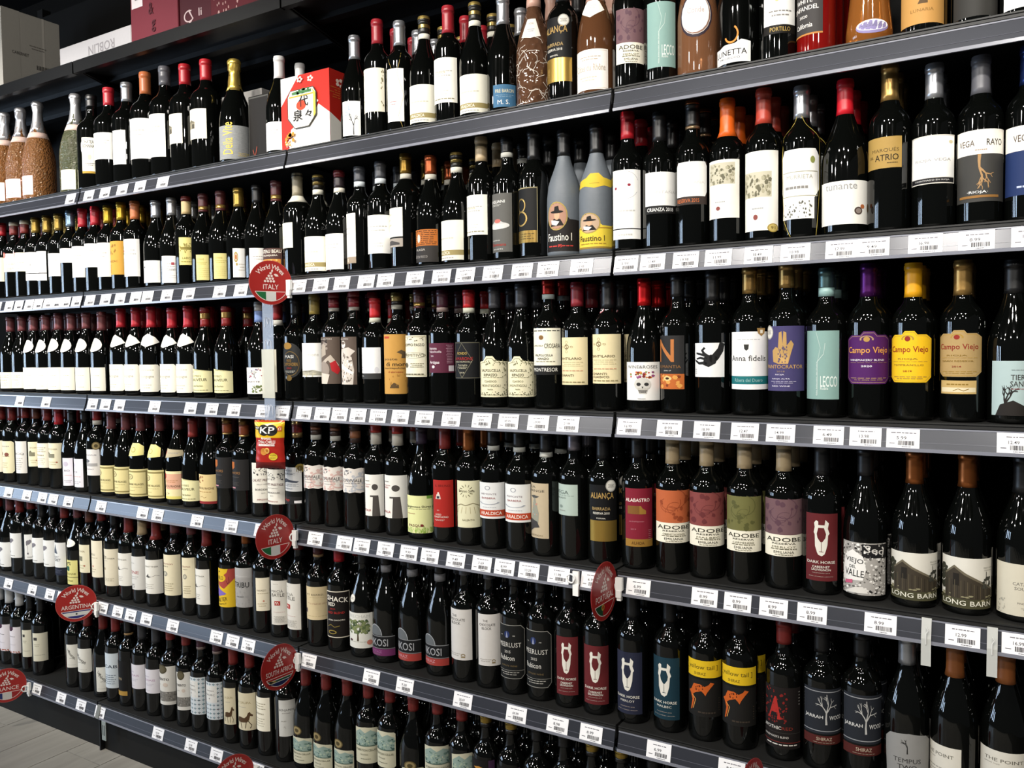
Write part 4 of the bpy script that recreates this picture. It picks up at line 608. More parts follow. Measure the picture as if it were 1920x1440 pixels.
# ---------------------------------------------------------------- bottles
def prof(t, H, R):
    rn = .0172 if t == 'B' else .0158 if t in 'CD' else .0145
    if t in 'bBm':
        p = [(R-.006, 0), (R-.001, .003), (R, .009), (R, .62*H), (R*.985, .645*H), (R*.92, .675*H), (R*.79, .703*H), (R*.62, .727*H), (R*.49, .75*H), (rn*1.06, .785*H), (rn, .82*H)]
    elif t in 'unwUf':
        k = .45 if t != 'f' else .42
        p = [(R-.006, 0), (R-.001, .003), (R, .009), (R, k*H), (R*.985, (k+.05)*H), (R*.91, .56*H), (R*.78, .62*H), (R*.63, .675*H), (R*.5, .725*H), (rn*1.12, .775*H), (rn, .82*H)]
    elif t == 'v':
        p = [(R-.006, 0), (R-.001, .003), (R, .03), (R*.82, .1), (R*.86, .15), (R, .185), (R*.9, .21), (R*.6, .235), (rn*1.1, .255), (rn, .27)]
    else:
        p = [(R-.008, 0), (R-.001, .004), (R, .012), (R, .38*H), (R*.98, .43*H), (R*.9, .51*H), (R*.76, .59*H), (R*.56, .67*H), (R*.4, .745*H), (rn*1.12, .82*H), (rn, .88*H)]
    return p + [(rn, .955*H), (rn+.0012, .957*H), (rn+.0012, .985*H), (rn-.002, H-.001)]
def rad(p, z):
    for (r0, z0), (r1, z1) in zip(p, p[1:]):
        if z <= z1: return r0 + (r1-r0) * (z-z0) / (z1-z0+1e-9)
    return p[-1][0]
CAPS = {   # segments top to bottom: (colour, share, metal), then optional band below (colour, height)
 'silverfoil': ([('#c9c9cc', 1, 1)], ('#dcc0b4', .022)), 'silver': ([('#aeb0b4', 1, 1)], None), 'silverb': ([('#8fa9bd', 1, 1)], None), 'grey': ([('#5b5b60', 1, 0)], None),
 'dgrey': ([('#35363a', 1, 0)], None), 'dgreyw': ([('#45474c', 1, 0)], ('#cfd6da', .014)), 'black': ([('#101011', 1, 0)], None), 'white': ([('#d2d2d0', 1, 0)], None),
 'red': ([('#a91f2b', 1, 0)], None), 'reds': ([('#8f1c26', 1, 0)], None), 'reda': ([('#772521', 1, 0)], None), 'redb': ([('#a21822', 1, 0)], None),
 'red2': ([('#bf1424', 1, 0)], None), 'redo': ([('#b5402f', 1, 0)], None), 'redw': ([('#8c1f22', 1, 0)], ('#c9c5bb', .016)), 'redW': ([('#a92a20', 1, 0)], ('#c3bdb0', .032)),
 'redw2': ([('#9c2319', 1, 1)], ('#a9b3b0', .012)), 'red2w': ([('#b52125', 1, 0)], ('#b9b9a8', .013)), 'redmet': ([('#c41a1c', 1, 1)], None), 'redg': ([('#7f1d1c', .3, 0), ('#b99455', .3, 1), ('#7f1d1c', .4, 0)], None),
 'redcream': ([('#5d1b17', .3, 0), ('#bfa879', .7, 0)], None), 'redblack': ([('#5d1418', .4, 0), ('#2b2224', .6, 0)], ('#d9d4c4', .013)), 'redlat': ([('#7d1f28', .3, 0), ('#a05a5c', .08, 0), ('#7d1f28', .3, 0), ('#a05a5c', .08, 0), ('#7d1f28', .24, 0)], ('#a9a49b', .010)),
 'redgold': ([('#b89a66', .2, 1), ('#6d1a1a', .5, 0), ('#b89a66', .3, 1)], None), 'redtan': ([('#4a1c1a', 1, 0)], ('#937a58', .008)), 'creammaroon': ([('#cfc6b2', .3, 0), ('#6c2420', .7, 0)], None),
 'maroon': ([('#6e3a3c', 1, 0)], None), 'maroon2': ([('#7b1f28', 1, 0)], None), 'maroong': ([('#4a2022', .7, 0), ('#a9894c', .18, 1), ('#4a2022', .12, 0)], None), 'plum': ([('#45202d', .8, 0), ('#8c7a74', .2, 0)], None),
 'purple': ([('#4e1a5c', 1, 1)], None), 'purpleb': ([('#2d2233', 1, 0)], None), 'gold': ([('#a98c45', 1, 1)], None), 'goldb': ([('#a8854c', 1, 1)], None), 'goldt': ([('#93803f', 1, 0)], None), 'goldw': ([('#8f6f2c', 1, 1)], ('#c6c2b4', .014)),
 'goldfoil': ([('#c8ac55', 1, 1)], None), 'goldblack': ([('#9a8752', .7, 1), ('#1a1614', .3, 0)], ('#9d9b90', .012)), 'yellow': ([('#b3942f', 1, 1)], None), 'yellow2': ([('#d79a12', 1, 0)], None), 'orange': ([('#b8683a', 1, 0)], None), 'orangeb': ([('#e06218', 1, 0)], None),
 'orangegold': ([('#7a5a30', .35, 1), ('#5a2f1b', .05, 0), ('#8c4424', .5, 0), ('#c9a76a', .1, 1)], None), 'copper': ([('#9b5a2d', 1, 1)], None), 'copperd': ([('#8a5026', 1, 0)], None), 'copperw': ([('#a0502c', 1, 1)], ('#c6c2b4', .014)), 'brown': ([('#5a3023', 1, 0)], None),
 'brownw': ([('#4a3328', .5, 0), ('#7c4a30', .2, 0), ('#3a2a25', .3, 0)], ('#b5b3ab', .014)), 'brownc': ([('#4a3328', .5, 0), ('#8c5a3c', .3, 0), ('#3a2a25', .2, 0)], None), 'tan': ([('#b8a27e', .3, 0), ('#94805e', .03, 0), ('#b8a27e', .67, 0)], None), 'beige': ([('#8f8670', .1, 0), ('#1c1a18', .05, 0), ('#8f8670', .85, 0)], ('#dcd8c8', .02)),
 'teal': ([('#56706f', .7, 1), ('#8fb0ac', .3, 0)], None), 'blue': ([('#26386e', 1, 1)], None), 'greyblue': ([('#9a9a98', .45, 0), ('#6f86b8', .55, 0)], None), 'blackg': ([('#b59b57', .18, 1), ('#17150f', .3, 0), ('#8f7b45', .2, 1), ('#17150f', .32, 0)], ('#d8d5c6', .014)),
 'blackc': ([('#7c4a26', .15, 1), ('#161616', .75, 0), ('#a58a6a', .1, 1)], None), 'blackw': ([('#151516', 1, 0)], ('#b4b4ac', .012)), 'blacktan': ([('#14110f', 1, 0)], ('#a8865a', .007)), 'blackgt': ([('#14110f', .3, 0), ('#a88a3e', .4, 1), ('#14110f', .3, 0)], None),
 'blackn': ([('#101011', 1, 0)], ('#7d7d80', .02)), 'lilac': ([('#8d8790', 1, 1)], None), 'pinkcap': ([('#c39a88', 1, 0)], None)}
CAPW = {'blackn': 'black', 'silverfoil': 'silver foil', 'goldfoil': 'gold foil', 'silverb': 'silver', 'dgrey': 'grey', 'dgreyw': 'grey', 'reds': 'red', 'reda': 'dull red', 'redb': 'red', 'red2': 'bright red', 'redo': 'orange red', 'redw': 'red and white', 'redW': 'red and white',
 'redw2': 'red and white', 'red2w': 'red and white', 'redmet': 'shiny red', 'redg': 'red and gold', 'redcream': 'cream', 'redblack': 'red and black', 'redlat': 'patterned red', 'redgold': 'red and gold', 'redtan': 'dark red', 'creammaroon': 'cream and maroon', 'maroon2': 'dark red', 'maroong': 'maroon and gold',
 'purpleb': 'dark purple', 'goldb': 'gold', 'goldt': 'olive gold', 'goldw': 'gold', 'goldblack': 'gold and black', 'yellow2': 'yellow', 'orangeb': 'orange', 'orangegold': 'orange brown', 'copperd': 'copper', 'copperw': 'copper', 'brownw': 'brown', 'brownc': 'brown', 'greyblue': 'grey and blue', 'blackg': 'black and gold',
 'blackc': 'black', 'blackw': 'black', 'blacktan': 'black', 'blackgt': 'black', 'pinkcap': 'pink', 'redcream': 'cream'}
BM = {}
def body_mesh(t, H, R, gl):
    k = (t, round(H/.004), gl)
    if k not in BM:
        m = MB(); m.lathe(prof(t, H, R), 30 if t != 'C' else 36); me = m.mesh('bottle_glass'); me.materials.append(GL[gl]); BM[k] = me
    return BM[k]
def cap_mesh(t, H, R, cz, cap):
    k = (t, round(H/.004), round(cz/.004), cap)
    if k not in BM:
        p = prof(t, H, R); segs, below = CAPS[cap]; m = MB(); mats = []
        wob = .05 if t in 'CDd' and 'foil' in cap else 0
        top = H + .0012; z = top; e = .0007
        for c, f, me_ in segs:
            z2 = z - (top - cz) * f; zs = [z2]; q = z2
            for kz in (.89*H, .955*H, .957*H, .97*H, .985*H, .99*H, *[cz + (top-cz)*j/6 for j in range(1, 6)]):
                if z2 + .0006 < kz < z - .0006: zs.append(kz)
            zs = sorted(set(zs + [z])); pr = []
            for zz in zs:
                r = rad(p, zz) + e
                if zz > top - .0015: r = rad(p, .98*H) - .0012
                if t in 'CDd' and zz > .9*H and zz < top - .0015: r += .0026
                pr.append((r, zz))
            if z == top and pr[-1][0] < pr[-2][0] + .01: pr.insert(-1, (pr[-1][0] + .0012, top - .0018))
            m.lathe(pr, 22, len(mats), 1, wob); mats.append(metalfoil(c) if me_ else mat(c, .38, 0, .06, 80)); z = z2
        me = m.mesh('capsule')
        for q in mats: me.materials.append(q)
        BM[k] = me
    return BM[k]
def band_mesh(t, H, R, cz, cap):
    k = ('band', t, round(H/.004), round(cz/.004), cap)
    if k not in BM:
        p = prof(t, H, R); c, h = CAPS[cap][1]; m = MB()
        m.lathe([(rad(p, zz) + .0006, zz) for zz in (cz - h, cz - h/2, cz - .0004)], 22); me = m.mesh('neck_band'); me.materials.append(paper(c)); BM[k] = me
    return BM[k]
def label_mesh(style, t, H, R, z0, z1, a0, a1):
    sl = style.startswith('nk_') or z1 > (.61 if t in 'bBm' else .44 if t in 'unwU' else .37) * H
    V, F, Mi, cols = cutart(style, 14, 9 if sl else 0); p = prof(t, H, R); vs = []
    for x, y, L in V:
        z = z0 + y*(z1-z0); r = rad(p, z) + .0002 + L*1000*.00008; a = radians(a0 + x*(a1-a0)); vs.append((r*sin(a), -r*cos(a), z))
    me = bpy.data.meshes.new('label'); me.from_pydata(vs, [], F); me.polygons.foreach_set('material_index', Mi)
    me.polygons.foreach_set('use_smooth', [True]*len(F))
    for c in cols: me.materials.append(colmat(c))
    return me
ORD = 'first second third fourth fifth sixth seventh eighth ninth tenth eleventh twelfth thirteenth fourteenth fifteenth sixteenth'.split()
NECK = {   # extra neck sticker for some styles: (style, z0, z1, a0 off, a1 off)
 'ovaln': ('nk_oval', .155, .205, -55, 55), 'kite': ('nk_kite', .165, .210, -75, 75), 'framedn': ('nk_yel', .150, .195, -50, 50), 'rhoner': ('nk_strap', .155, .190, -75, 75),
 'rhone': ('nk_kite', .165, .215, -60, 60), 'green': ('nk_oval', .150, .180, -50, 50), 'adobem2': None, 'alianca': ('nk_medal', .166, .193, 8, 50), 'chateau2': ('nk_gold', .148, .175, 30, 75),
 'chat': ('nk_bronze', .155, .183, 20, 65), 'bigtree': ('nk_medal', .155, .178, -50, -15), 'cellar': ('nk_bronze', .103, .130, -35, 15), 'nkosir': ('nk_arc', .082, .112, -58, 8), 'nkosip': ('nk_arc', .078, .108, -58, 8),
 'chiantic': ('nk_rooster', .222, .243, -90, -20), 'panto': ('nk_medal', .150, .178, -78, -40), 'fausty': ('nk_yellow', .150, .185, -85, 85), 'blankN': None}
NECK['webn'] = ('nk_web', .01, .155, -88, 88); NB = 0; counters = {}; allb = []; ALLROW2 = []
def make_bottle(B, y=None, x=None, label=True, dz=0):
    lv, X, Y, H, t, R, gl, cap, cz, st, z0, z1, a0, a1 = B; H = round(H/.004)*.004; cz = round(cz/.004)*.004
    root = empty('wine_bottle', (X if x is None else x, Y if y is None else y, LZ[lv] + .052 + .0003))
    g = 'red' if st == 'zinf' else gl
    def add(n, me):
        o = bpy.data.objects.new(n, me); S.collection.objects.link(o); o.parent = root; return o
    add('bottle_glass', body_mesh(t, H, R, g)); add('capsule', cap_mesh(t, H, R, cz, cap))
    if CAPS[cap][1]: add('neck_band', band_mesh(t, H, R, cz, cap))
    if label:
        add('label', label_mesh(st, t, H, R, z0, z1, a0, a1))
        nk = NECK.get(st)
        if nk: 
            c = (a0 + a1)/2; add('neck_sticker' if nk[1] > .14 else 'netting' if nk[0] == 'nk_web' else 'medallion', label_mesh(nk[0], t, H, R, nk[1]*H/.3, nk[2]*H/.3, c + nk[3], c + nk[4]))
    return root
BOT = [
('A',-1.6103,0.0870,0.366,'C',0.0570,'rose','silverfoil',0.260,'pinklab',0.021,0.091,-70,55),
('A',-1.4949,0.0870,0.370,'C',0.0570,'rose','silverfoil',0.257,'pinklab',0.022,0.092,-72,53),
('A',-1.3795,0.0870,0.372,'C',0.0570,'rose','silverfoil',0.255,'pinklab',0.021,0.091,-63,37),
('A',-1.1357,0.0870,0.361,'C',0.0570,'clear','silverfoil',0.249,'plainpale',0.013,0.083,-8,52),
('A',-1.0275,0.0800,0.338,'B',0.0500,'dark','black',0.296,'bonnat',0.057,0.180,15,74),
('A',-0.9262,0.0800,0.346,'B',0.0500,'dark','red',0.285,'blank',0.093,0.183,-45,73),
('A',-0.8248,0.0800,0.343,'B',0.0500,'dark','silver',0.281,'blank',0.063,0.176,-13,47),
('A',-0.7234,0.0800,0.358,'B',0.0500,'dark','orange',0.288,'blank',0.069,0.200,-52,66),
('A',-0.6220,0.0800,0.361,'B',0.0500,'dark','grey',0.300,'blank',0.062,0.199,-67,51),
('A',-0.5206,0.0800,0.350,'B',0.0500,'dark','redb',0.284,'house',0.091,0.184,-79,39),
('A',-0.4192,0.0800,0.345,'B',0.0500,'dark','redb',0.281,'house',0.091,0.183,-69,49),
('A',-0.2880,0.0800,0.319,'D',0.0500,'dark','goldfoil',0.226,'vite',0.012,0.112,-25,133),
('A',-0.0857,0.0705,0.289,'u',0.0405,'dark','white',0.225,'blank',0.012,0.093,-62,56),
('A',-0.1745,0.2405,0.331,'U',0.0405,'dark','white',0.286,'blank',0.051,0.145,-66,66),
('A',0.2047,0.0705,0.290,'u',0.0405,'dark','silver',0.226,'tree1',0.012,0.104,-16,60),
('A',0.2888,0.0670,0.314,'b',0.0370,'dark','reds',0.247,'vines',0.063,0.177,-51,67),
('A',0.3642,0.0670,0.292,'b',0.0370,'dark','silver',0.228,'net1',0.026,0.162,-23,53),
('A',0.4430,0.0705,0.289,'u',0.0405,'dark','blackg',0.244,'brownband',0.012,0.107,-37,87),
('A',0.5218,0.0670,0.295,'b',0.0370,'dark','reds',0.228,'blank2',0.049,0.160,-49,69),
('A',0.6006,0.0705,0.288,'u',0.0405,'dark','blackg',0.243,'brownband',0.012,0.105,-40,82),
('A',0.6830,0.0705,0.285,'u',0.0405,'dark','silver',0.218,'baron',0.012,0.065,-7,76),
('A',0.7679,0.0730,0.315,'d',0.0430,'web','pinkcap',0.241,'webn',0.159,0.208,-20,54),
('A',0.8490,0.0670,0.305,'b',0.0370,'dark','black',0.230,'alianca',0.044,0.190,-58,60),
('A',0.9302,0.0730,0.315,'d',0.0430,'rose2','pinkcap',0.218,'rhone',0.012,0.101,-54,64),
('A',1.0139,0.0670,0.305,'b',0.0370,'dark','tan',0.220,'adobem',0.054,0.172,-24,86),
('A',1.0893,0.0670,0.305,'b',0.0370,'dark','teal',0.220,'lecco',0.032,0.170,-29,77),
('A',1.1705,0.0730,0.315,'d',0.0430,'rose3','pinkcap',0.195,'oval',0.087,0.168,-37,61),
('A',1.2579,0.0730,0.315,'d',0.0430,'dark','black',0.195,'lunetta',0.012,0.064,-69,49),
('A',1.3390,0.0670,0.305,'b',0.0370,'dark','black',0.220,'portillo',0.052,0.158,-31,74),
('A',1.4144,0.0670,0.305,'b',0.0370,'red','black',0.220,'zinf',0.037,0.144,-89,29),
('A',1.5104,0.0720,0.310,'v',0.0420,'rose4','pinkcap',0.225,'sticker',0.019,0.045,-26,59),
('A',1.6032,0.0670,0.305,'b',0.0370,'dark','orange',0.220,'lunaria',0.017,0.111,-69,76),
('A',1.6873,0.0670,0.305,'b',0.0370,'dark','gold',0.220,'darkgrey',0.012,0.094,-59,79),
('A',1.7627,0.0670,0.305,'b',0.0370,'dark','white',0.220,'blank',0.012,0.087,-51,67),
('B',-1.6207,0.0670,0.295,'b',0.0370,'dark','redb',0.250,'cream',0.069,0.161,-58,67),
('B',-1.5351,0.0670,0.293,'b',0.0370,'dark','creammaroon',0.243,'seal',0.101,0.170,-44,81),
('B',-1.4598,0.0670,0.291,'b',0.0370,'dark','creammaroon',0.244,'seal',0.099,0.169,-62,66),
('B',-1.3844,0.0670,0.297,'b',0.0370,'dark','gold',0.239,'lined',0.061,0.165,-66,66),
('B',-1.3091,0.0670,0.298,'b',0.0370,'dark','gold',0.238,'lined',0.057,0.164,-74,51),
('B',-1.2337,0.0670,0.296,'b',0.0370,'dark','gold',0.236,'blank',0.068,0.151,-62,66),
('B',-1.1584,0.0670,0.299,'b',0.0370,'dark','silverb',0.245,'blank',0.112,0.163,-62,66),
('B',-1.0831,0.0670,0.299,'b',0.0370,'dark','red',0.237,'blank',0.056,0.165,-62,66),
('B',-1.0077,0.0670,0.299,'b',0.0370,'dark','red',0.237,'blank',0.087,0.169,-62,66),
('B',-0.9324,0.0670,0.296,'b',0.0370,'dark','yellow',0.236,'blank',0.050,0.166,-62,66),
('B',-0.8570,0.0670,0.299,'b',0.0370,'dark','yellow',0.239,'goldlab',0.053,0.166,-56,62),
('B',-0.7816,0.0670,0.297,'b',0.0370,'dark','orange',0.237,'crest',0.043,0.167,-45,73),
('B',-0.6756,0.0705,0.287,'u',0.0405,'dark','silver',0.230,'smallsq',0.017,0.089,-52,66),
('B',-0.5935,0.0705,0.289,'u',0.0405,'dark','silver',0.230,'redsq',0.012,0.098,-2,93),
('B',-0.5152,0.0670,0.285,'b',0.0370,'dark','redcream',0.229,'castle',0.064,0.151,11,94),
('B',-0.4370,0.0705,0.285,'u',0.0405,'dark','maroong',0.228,'yellowtxt',0.012,0.091,13,95),
('B',-0.3554,0.0705,0.285,'u',0.0405,'dark','maroong',0.224,'yellowtxt',0.012,0.090,13,104),
('B',-0.2740,0.0705,0.285,'u',0.0405,'dark','gold',0.227,'crestg',0.012,0.099,19,96),
('B',-0.1926,0.0705,0.285,'u',0.0405,'dark','black',0.231,'blank',0.012,0.094,9,98),
('B',-0.1114,0.0705,0.287,'u',0.0405,'dark','maroong',0.227,'beaulab',0.012,0.088,-62,66),
('B',-0.0268,0.0740,0.301,'m',0.0440,'dark','beige',0.238,'plainpale',0.083,0.155,-94,24),
('B',0.0578,0.0705,0.285,'u',0.0405,'dark','blackg',0.244,'brownband',0.012,0.109,-43,75),
('B',0.1390,0.0705,0.289,'u',0.0405,'dark','redblack',0.241,'blank',0.012,0.110,-64,54),
('B',0.2167,0.0670,0.289,'b',0.0370,'dark','dgreyw',0.249,'tanfoot',0.024,0.159,-97,21),
('B',0.2910,0.0670,0.293,'b',0.0370,'dark','dgreyw',0.248,'blank',0.045,0.147,-35,83),
('B',0.3721,0.0740,0.304,'m',0.0440,'dark','goldw',0.253,'picfoot',0.057,0.159,-93,25),
('B',0.4571,0.0705,0.287,'u',0.0405,'dark','copperw',0.240,'alasia',0.012,0.095,-59,59),
('B',0.5387,0.0705,0.285,'u',0.0405,'dark','blackg',0.247,'brownband',0.012,0.111,-61,57),
('B',0.6169,0.0670,0.310,'b',0.0370,'dark','tan',0.251,'blank2',0.068,0.166,-64,54),
('B',0.6919,0.0670,0.299,'b',0.0370,'dark','blackw',0.264,'dogliani',0.021,0.162,-70,48),
('B',0.7670,0.0670,0.307,'b',0.0370,'dark','black',0.236,'eight',0.038,0.168,-76,42),
('B',0.8462,0.0710,0.298,'f',0.0410,'frost','black',0.235,'faustb',0.012,0.111,-46,84),
('B',0.9306,0.0710,0.297,'f',0.0410,'frost','black',0.233,'fausty',0.012,0.082,-49,83),
('B',1.0098,0.0670,0.310,'b',0.0370,'dark','redb',0.252,'circlet',0.027,0.179,-38,71),
('B',1.0852,0.0670,0.299,'b',0.0370,'dark','black',0.236,'crianza',0.076,0.165,-34,92),
('B',1.1605,0.0670,0.313,'b',0.0370,'dark','blackc',0.251,'reserva',0.088,0.178,-42,70),
('B',1.2359,0.0670,0.304,'b',0.0370,'dark','orangeb',0.225,'photo1',0.053,0.173,-61,57),
('B',1.3112,0.0670,0.313,'b',0.0370,'dark','redo',0.242,'photo2',0.021,0.181,-60,64),
('B',1.3865,0.0670,0.304,'b',0.0370,'dark','silver',0.239,'octo',0.038,0.175,-62,73),
('B',1.4676,0.0730,0.303,'w',0.0430,'dark','red2',0.235,'tunante',0.020,0.103,-65,87),
('B',1.5487,0.0670,0.318,'b',0.0370,'dark','goldb',0.248,'atrio',0.118,0.176,-77,41),
('B',1.6241,0.0670,0.306,'b',0.0370,'dark','silver',0.240,'riojavega',0.080,0.168,-70,69),
('B',1.6994,0.0670,0.303,'b',0.0370,'dark','grey',0.238,'vegarayo',0.040,0.167,-72,80),
('B',1.7748,0.0670,0.308,'b',0.0370,'dark','blue',0.240,'vegablue',0.045,0.165,-71,66),
('C',-1.5920,0.0705,0.287,'u',0.0405,'dark','maroon',0.233,'cream',0.012,0.074,-66,66),
('C',-1.5096,0.0705,0.289,'u',0.0405,'dark','maroon',0.234,'cream',0.014,0.075,-66,66),
('C',-1.4272,0.0705,0.289,'u',0.0405,'dark','maroon',0.232,'ovaln',0.012,0.093,-66,66),
('C',-1.3448,0.0705,0.289,'u',0.0405,'dark','maroon',0.230,'ovaln',0.012,0.093,-66,66),
('C',-1.2624,0.0705,0.292,'u',0.0405,'dark','maroon',0.231,'ovaln',0.012,0.094,-66,66),
('C',-1.1800,0.0705,0.290,'u',0.0405,'dark','maroon',0.229,'ovaln',0.012,0.094,-66,66),
('C',-1.0878,0.0705,0.288,'u',0.0405,'dark','maroon',0.231,'ovaln',0.012,0.094,-62,66),
('C',-0.9948,0.0705,0.289,'u',0.0405,'dark','maroon',0.225,'ovaln',0.012,0.094,-66,66),
('C',-0.8831,0.0705,0.296,'u',0.0405,'dark','red',0.232,'kite',0.014,0.105,-62,66),
('C',-0.7995,0.0705,0.297,'u',0.0405,'dark','red',0.233,'kite',0.016,0.105,-66,66),
('C',-0.7157,0.0705,0.294,'u',0.0405,'dark','red',0.228,'kite',0.014,0.104,-39,86),
('C',-0.6080,0.0705,0.290,'u',0.0405,'dark','red',0.225,'kite',0.014,0.106,-62,66),
('C',-0.5256,0.0705,0.291,'u',0.0405,'dark','red',0.224,'kite',0.014,0.106,-57,68),
('C',-0.4432,0.0705,0.285,'u',0.0405,'dark','redg',0.225,'sauveur',0.017,0.091,-43,75),
('C',-0.3430,0.0705,0.285,'u',0.0405,'dark','redg',0.223,'sauveur',0.017,0.091,-47,71),
('C',-0.1943,0.0705,0.292,'u',0.0405,'dark','greyblue',0.232,'floral',0.017,0.096,-40,78),
('C',-0.1140,0.0670,0.288,'b',0.0370,'dark','redw',0.236,'cream',0.024,0.149,-87,38),
('C',-0.0386,0.0670,0.294,'b',0.0370,'dark','black',0.249,'masi',0.061,0.172,-44,74),
('C',0.0368,0.0670,0.306,'b',0.0370,'dark','goldt',0.250,'manor',0.070,0.166,-35,83),
('C',0.1122,0.0670,0.307,'b',0.0370,'dark','redlat',0.266,'statue1',0.051,0.182,-52,66),
('C',0.1876,0.0670,0.307,'b',0.0370,'dark','redlat',0.266,'statue2',0.050,0.181,-69,49),
('C',0.2630,0.0670,0.285,'b',0.0370,'dark','red2w',0.233,'whitegrey',0.066,0.151,-57,61),
('C',0.3397,0.0670,0.298,'b',0.0370,'dark','goldblack',0.263,'moro',0.027,0.185,-35,92),
('C',0.4151,0.0670,0.299,'b',0.0370,'dark','maroong',0.253,'ornate',0.073,0.181,-53,65),
('C',0.4905,0.0670,0.296,'b',0.0370,'dark','plum',0.239,'amarone',0.084,0.160,-38,84),
('C',0.5732,0.0670,0.293,'b',0.0370,'dark','red2w',0.248,'rondo',0.069,0.162,-40,79),
('C',0.6496,0.0680,0.295,'n',0.0380,'dark','dgrey',0.245,'ripasso',0.025,0.126,-41,86),
('C',0.7270,0.0680,0.300,'n',0.0380,'dark','dgrey',0.245,'ripasso',0.027,0.125,-31,77),
('C',0.8034,0.0670,0.307,'b',0.0370,'dark','redw2',0.272,'montresor',0.081,0.191,-45,77),
('C',0.8802,0.0670,0.298,'b',0.0370,'dark','maroon2',0.240,'chianti',0.058,0.168,-53,65),
('C',0.9594,0.0670,0.300,'b',0.0370,'dark','black',0.233,'chiantic',0.062,0.174,-49,73),
('C',1.0466,0.0705,0.294,'u',0.0405,'dark','redmet',0.235,'skull',0.026,0.111,-52,76),
('C',1.1254,0.0670,0.299,'b',0.0370,'dark','black',0.252,'numan',0.052,0.168,-76,42),
('C',1.2037,0.0670,0.303,'b',0.0370,'dark','black',0.239,'hand',0.079,0.151,-60,58),
('C',1.2829,0.0670,0.309,'b',0.0370,'dark','goldb',0.251,'fidelis',0.054,0.173,-59,97),
('C',1.3583,0.0670,0.310,'b',0.0370,'dark','goldb',0.261,'panto',0.052,0.183,-61,79),
('C',1.4356,0.0670,0.297,'b',0.0370,'dark','teal',0.240,'lecco',0.037,0.172,-63,50),
('C',1.5134,0.0670,0.300,'b',0.0370,'dark','purple',0.236,'campop',0.068,0.169,-66,85),
('C',1.5920,0.0670,0.297,'b',0.0370,'dark','yellow2',0.231,'campoy',0.072,0.168,-69,62),
('C',1.6746,0.0670,0.296,'b',0.0370,'dark','goldb',0.232,'campot',0.052,0.168,-71,59),
('C',1.7552,0.0705,0.292,'u',0.0405,'dark','black',0.234,'tierra',0.015,0.112,-51,67),
('D',-1.6769,0.0670,0.305,'b',0.0370,'dark','reda',0.240,'cream',0.035,0.159,-66,66),
('D',-1.5982,0.0670,0.305,'b',0.0370,'dark','reda',0.242,'rosebox',0.036,0.161,-59,66),
('D',-1.5026,0.0670,0.305,'b',0.0370,'dark','reda',0.252,'ecq',0.042,0.165,-62,66),
('D',-1.4272,0.0670,0.305,'b',0.0370,'dark','brown',0.252,'housec',0.073,0.166,5,70),
('D',-1.3518,0.0670,0.305,'b',0.0370,'dark','reda',0.250,'cream',0.073,0.165,-62,66),
('D',-1.2764,0.0670,0.305,'b',0.0370,'dark','redb',0.238,'housec',0.075,0.169,-47,71),
('D',-1.1976,0.0705,0.298,'u',0.0405,'dark','black',0.250,'bio',0.018,0.119,-0,56),
('D',-1.1152,0.0705,0.298,'u',0.0405,'dark','black',0.254,'bio',0.018,0.120,-76,42),
('D',-1.0364,0.0670,0.305,'b',0.0370,'dark','redw',0.260,'chat',0.066,0.159,-54,64),
('D',-0.9576,0.0705,0.298,'u',0.0405,'dark','maroon',0.231,'framed',0.014,0.107,-54,64),
('D',-0.8752,0.0705,0.298,'u',0.0405,'dark','maroon',0.234,'framed',0.015,0.107,-48,70),
('D',-0.7917,0.0705,0.298,'u',0.0405,'dark','maroon',0.232,'framedn',0.012,0.105,-39,79),
('D',-0.6906,0.0705,0.298,'u',0.0405,'dark','maroon',0.237,'framedn',0.014,0.108,-50,68),
('D',-0.5958,0.0705,0.298,'u',0.0405,'dark','maroon',0.244,'rhoner',0.020,0.111,-56,62),
('D',-0.5156,0.0680,0.285,'n',0.0380,'dark','reda',0.224,'sauveur',0.020,0.092,-43,75),
('D',-0.4279,0.0705,0.294,'u',0.0405,'dark','maroon',0.236,'rhonet',0.019,0.112,-50,68),
('D',-0.3491,0.0670,0.292,'b',0.0370,'dark','orangegold',0.240,'cahors',0.075,0.171,-51,67),
('D',-0.2720,0.0670,0.291,'b',0.0370,'dark','orangegold',0.238,'cahors',0.074,0.169,-51,67),
('D',-0.1940,0.0670,0.305,'b',0.0370,'dark','black',0.242,'calvet',0.043,0.164,-8,105),
('D',-0.1186,0.0670,0.305,'b',0.0370,'dark','black',0.239,'calvet',0.045,0.149,-62,66),
('D',-0.0432,0.0670,0.291,'b',0.0370,'dark','redgold',0.243,'chateau2',0.052,0.160,-57,61),
('D',0.0322,0.0670,0.305,'b',0.0370,'dark','brownw',0.257,'conviv',0.103,0.172,-45,73),
('D',0.1077,0.0670,0.305,'b',0.0370,'dark','brownw',0.257,'conviv',0.103,0.172,-43,75),
('D',0.1831,0.0670,0.305,'b',0.0370,'dark','brownc',0.241,'convivb',0.103,0.173,-37,81),
('D',0.2585,0.0670,0.305,'b',0.0370,'dark','redW',0.270,'ilabel',0.047,0.160,-19,70),
('D',0.3339,0.0670,0.305,'b',0.0370,'dark','redW',0.270,'ilabel',0.048,0.163,-39,79),
('D',0.4127,0.0705,0.298,'u',0.0405,'dark','purpleb',0.247,'pasqua',0.016,0.115,-39,79),
('D',0.4915,0.0670,0.305,'b',0.0370,'dark','reda',0.241,'redlab',0.040,0.162,-22,68),
('D',0.5669,0.0670,0.305,'b',0.0370,'dark','copper',0.240,'sunlab',0.047,0.166,-21,77),
('D',0.6422,0.0670,0.305,'b',0.0370,'dark','blackw',0.256,'araldica',0.077,0.167,-42,76),
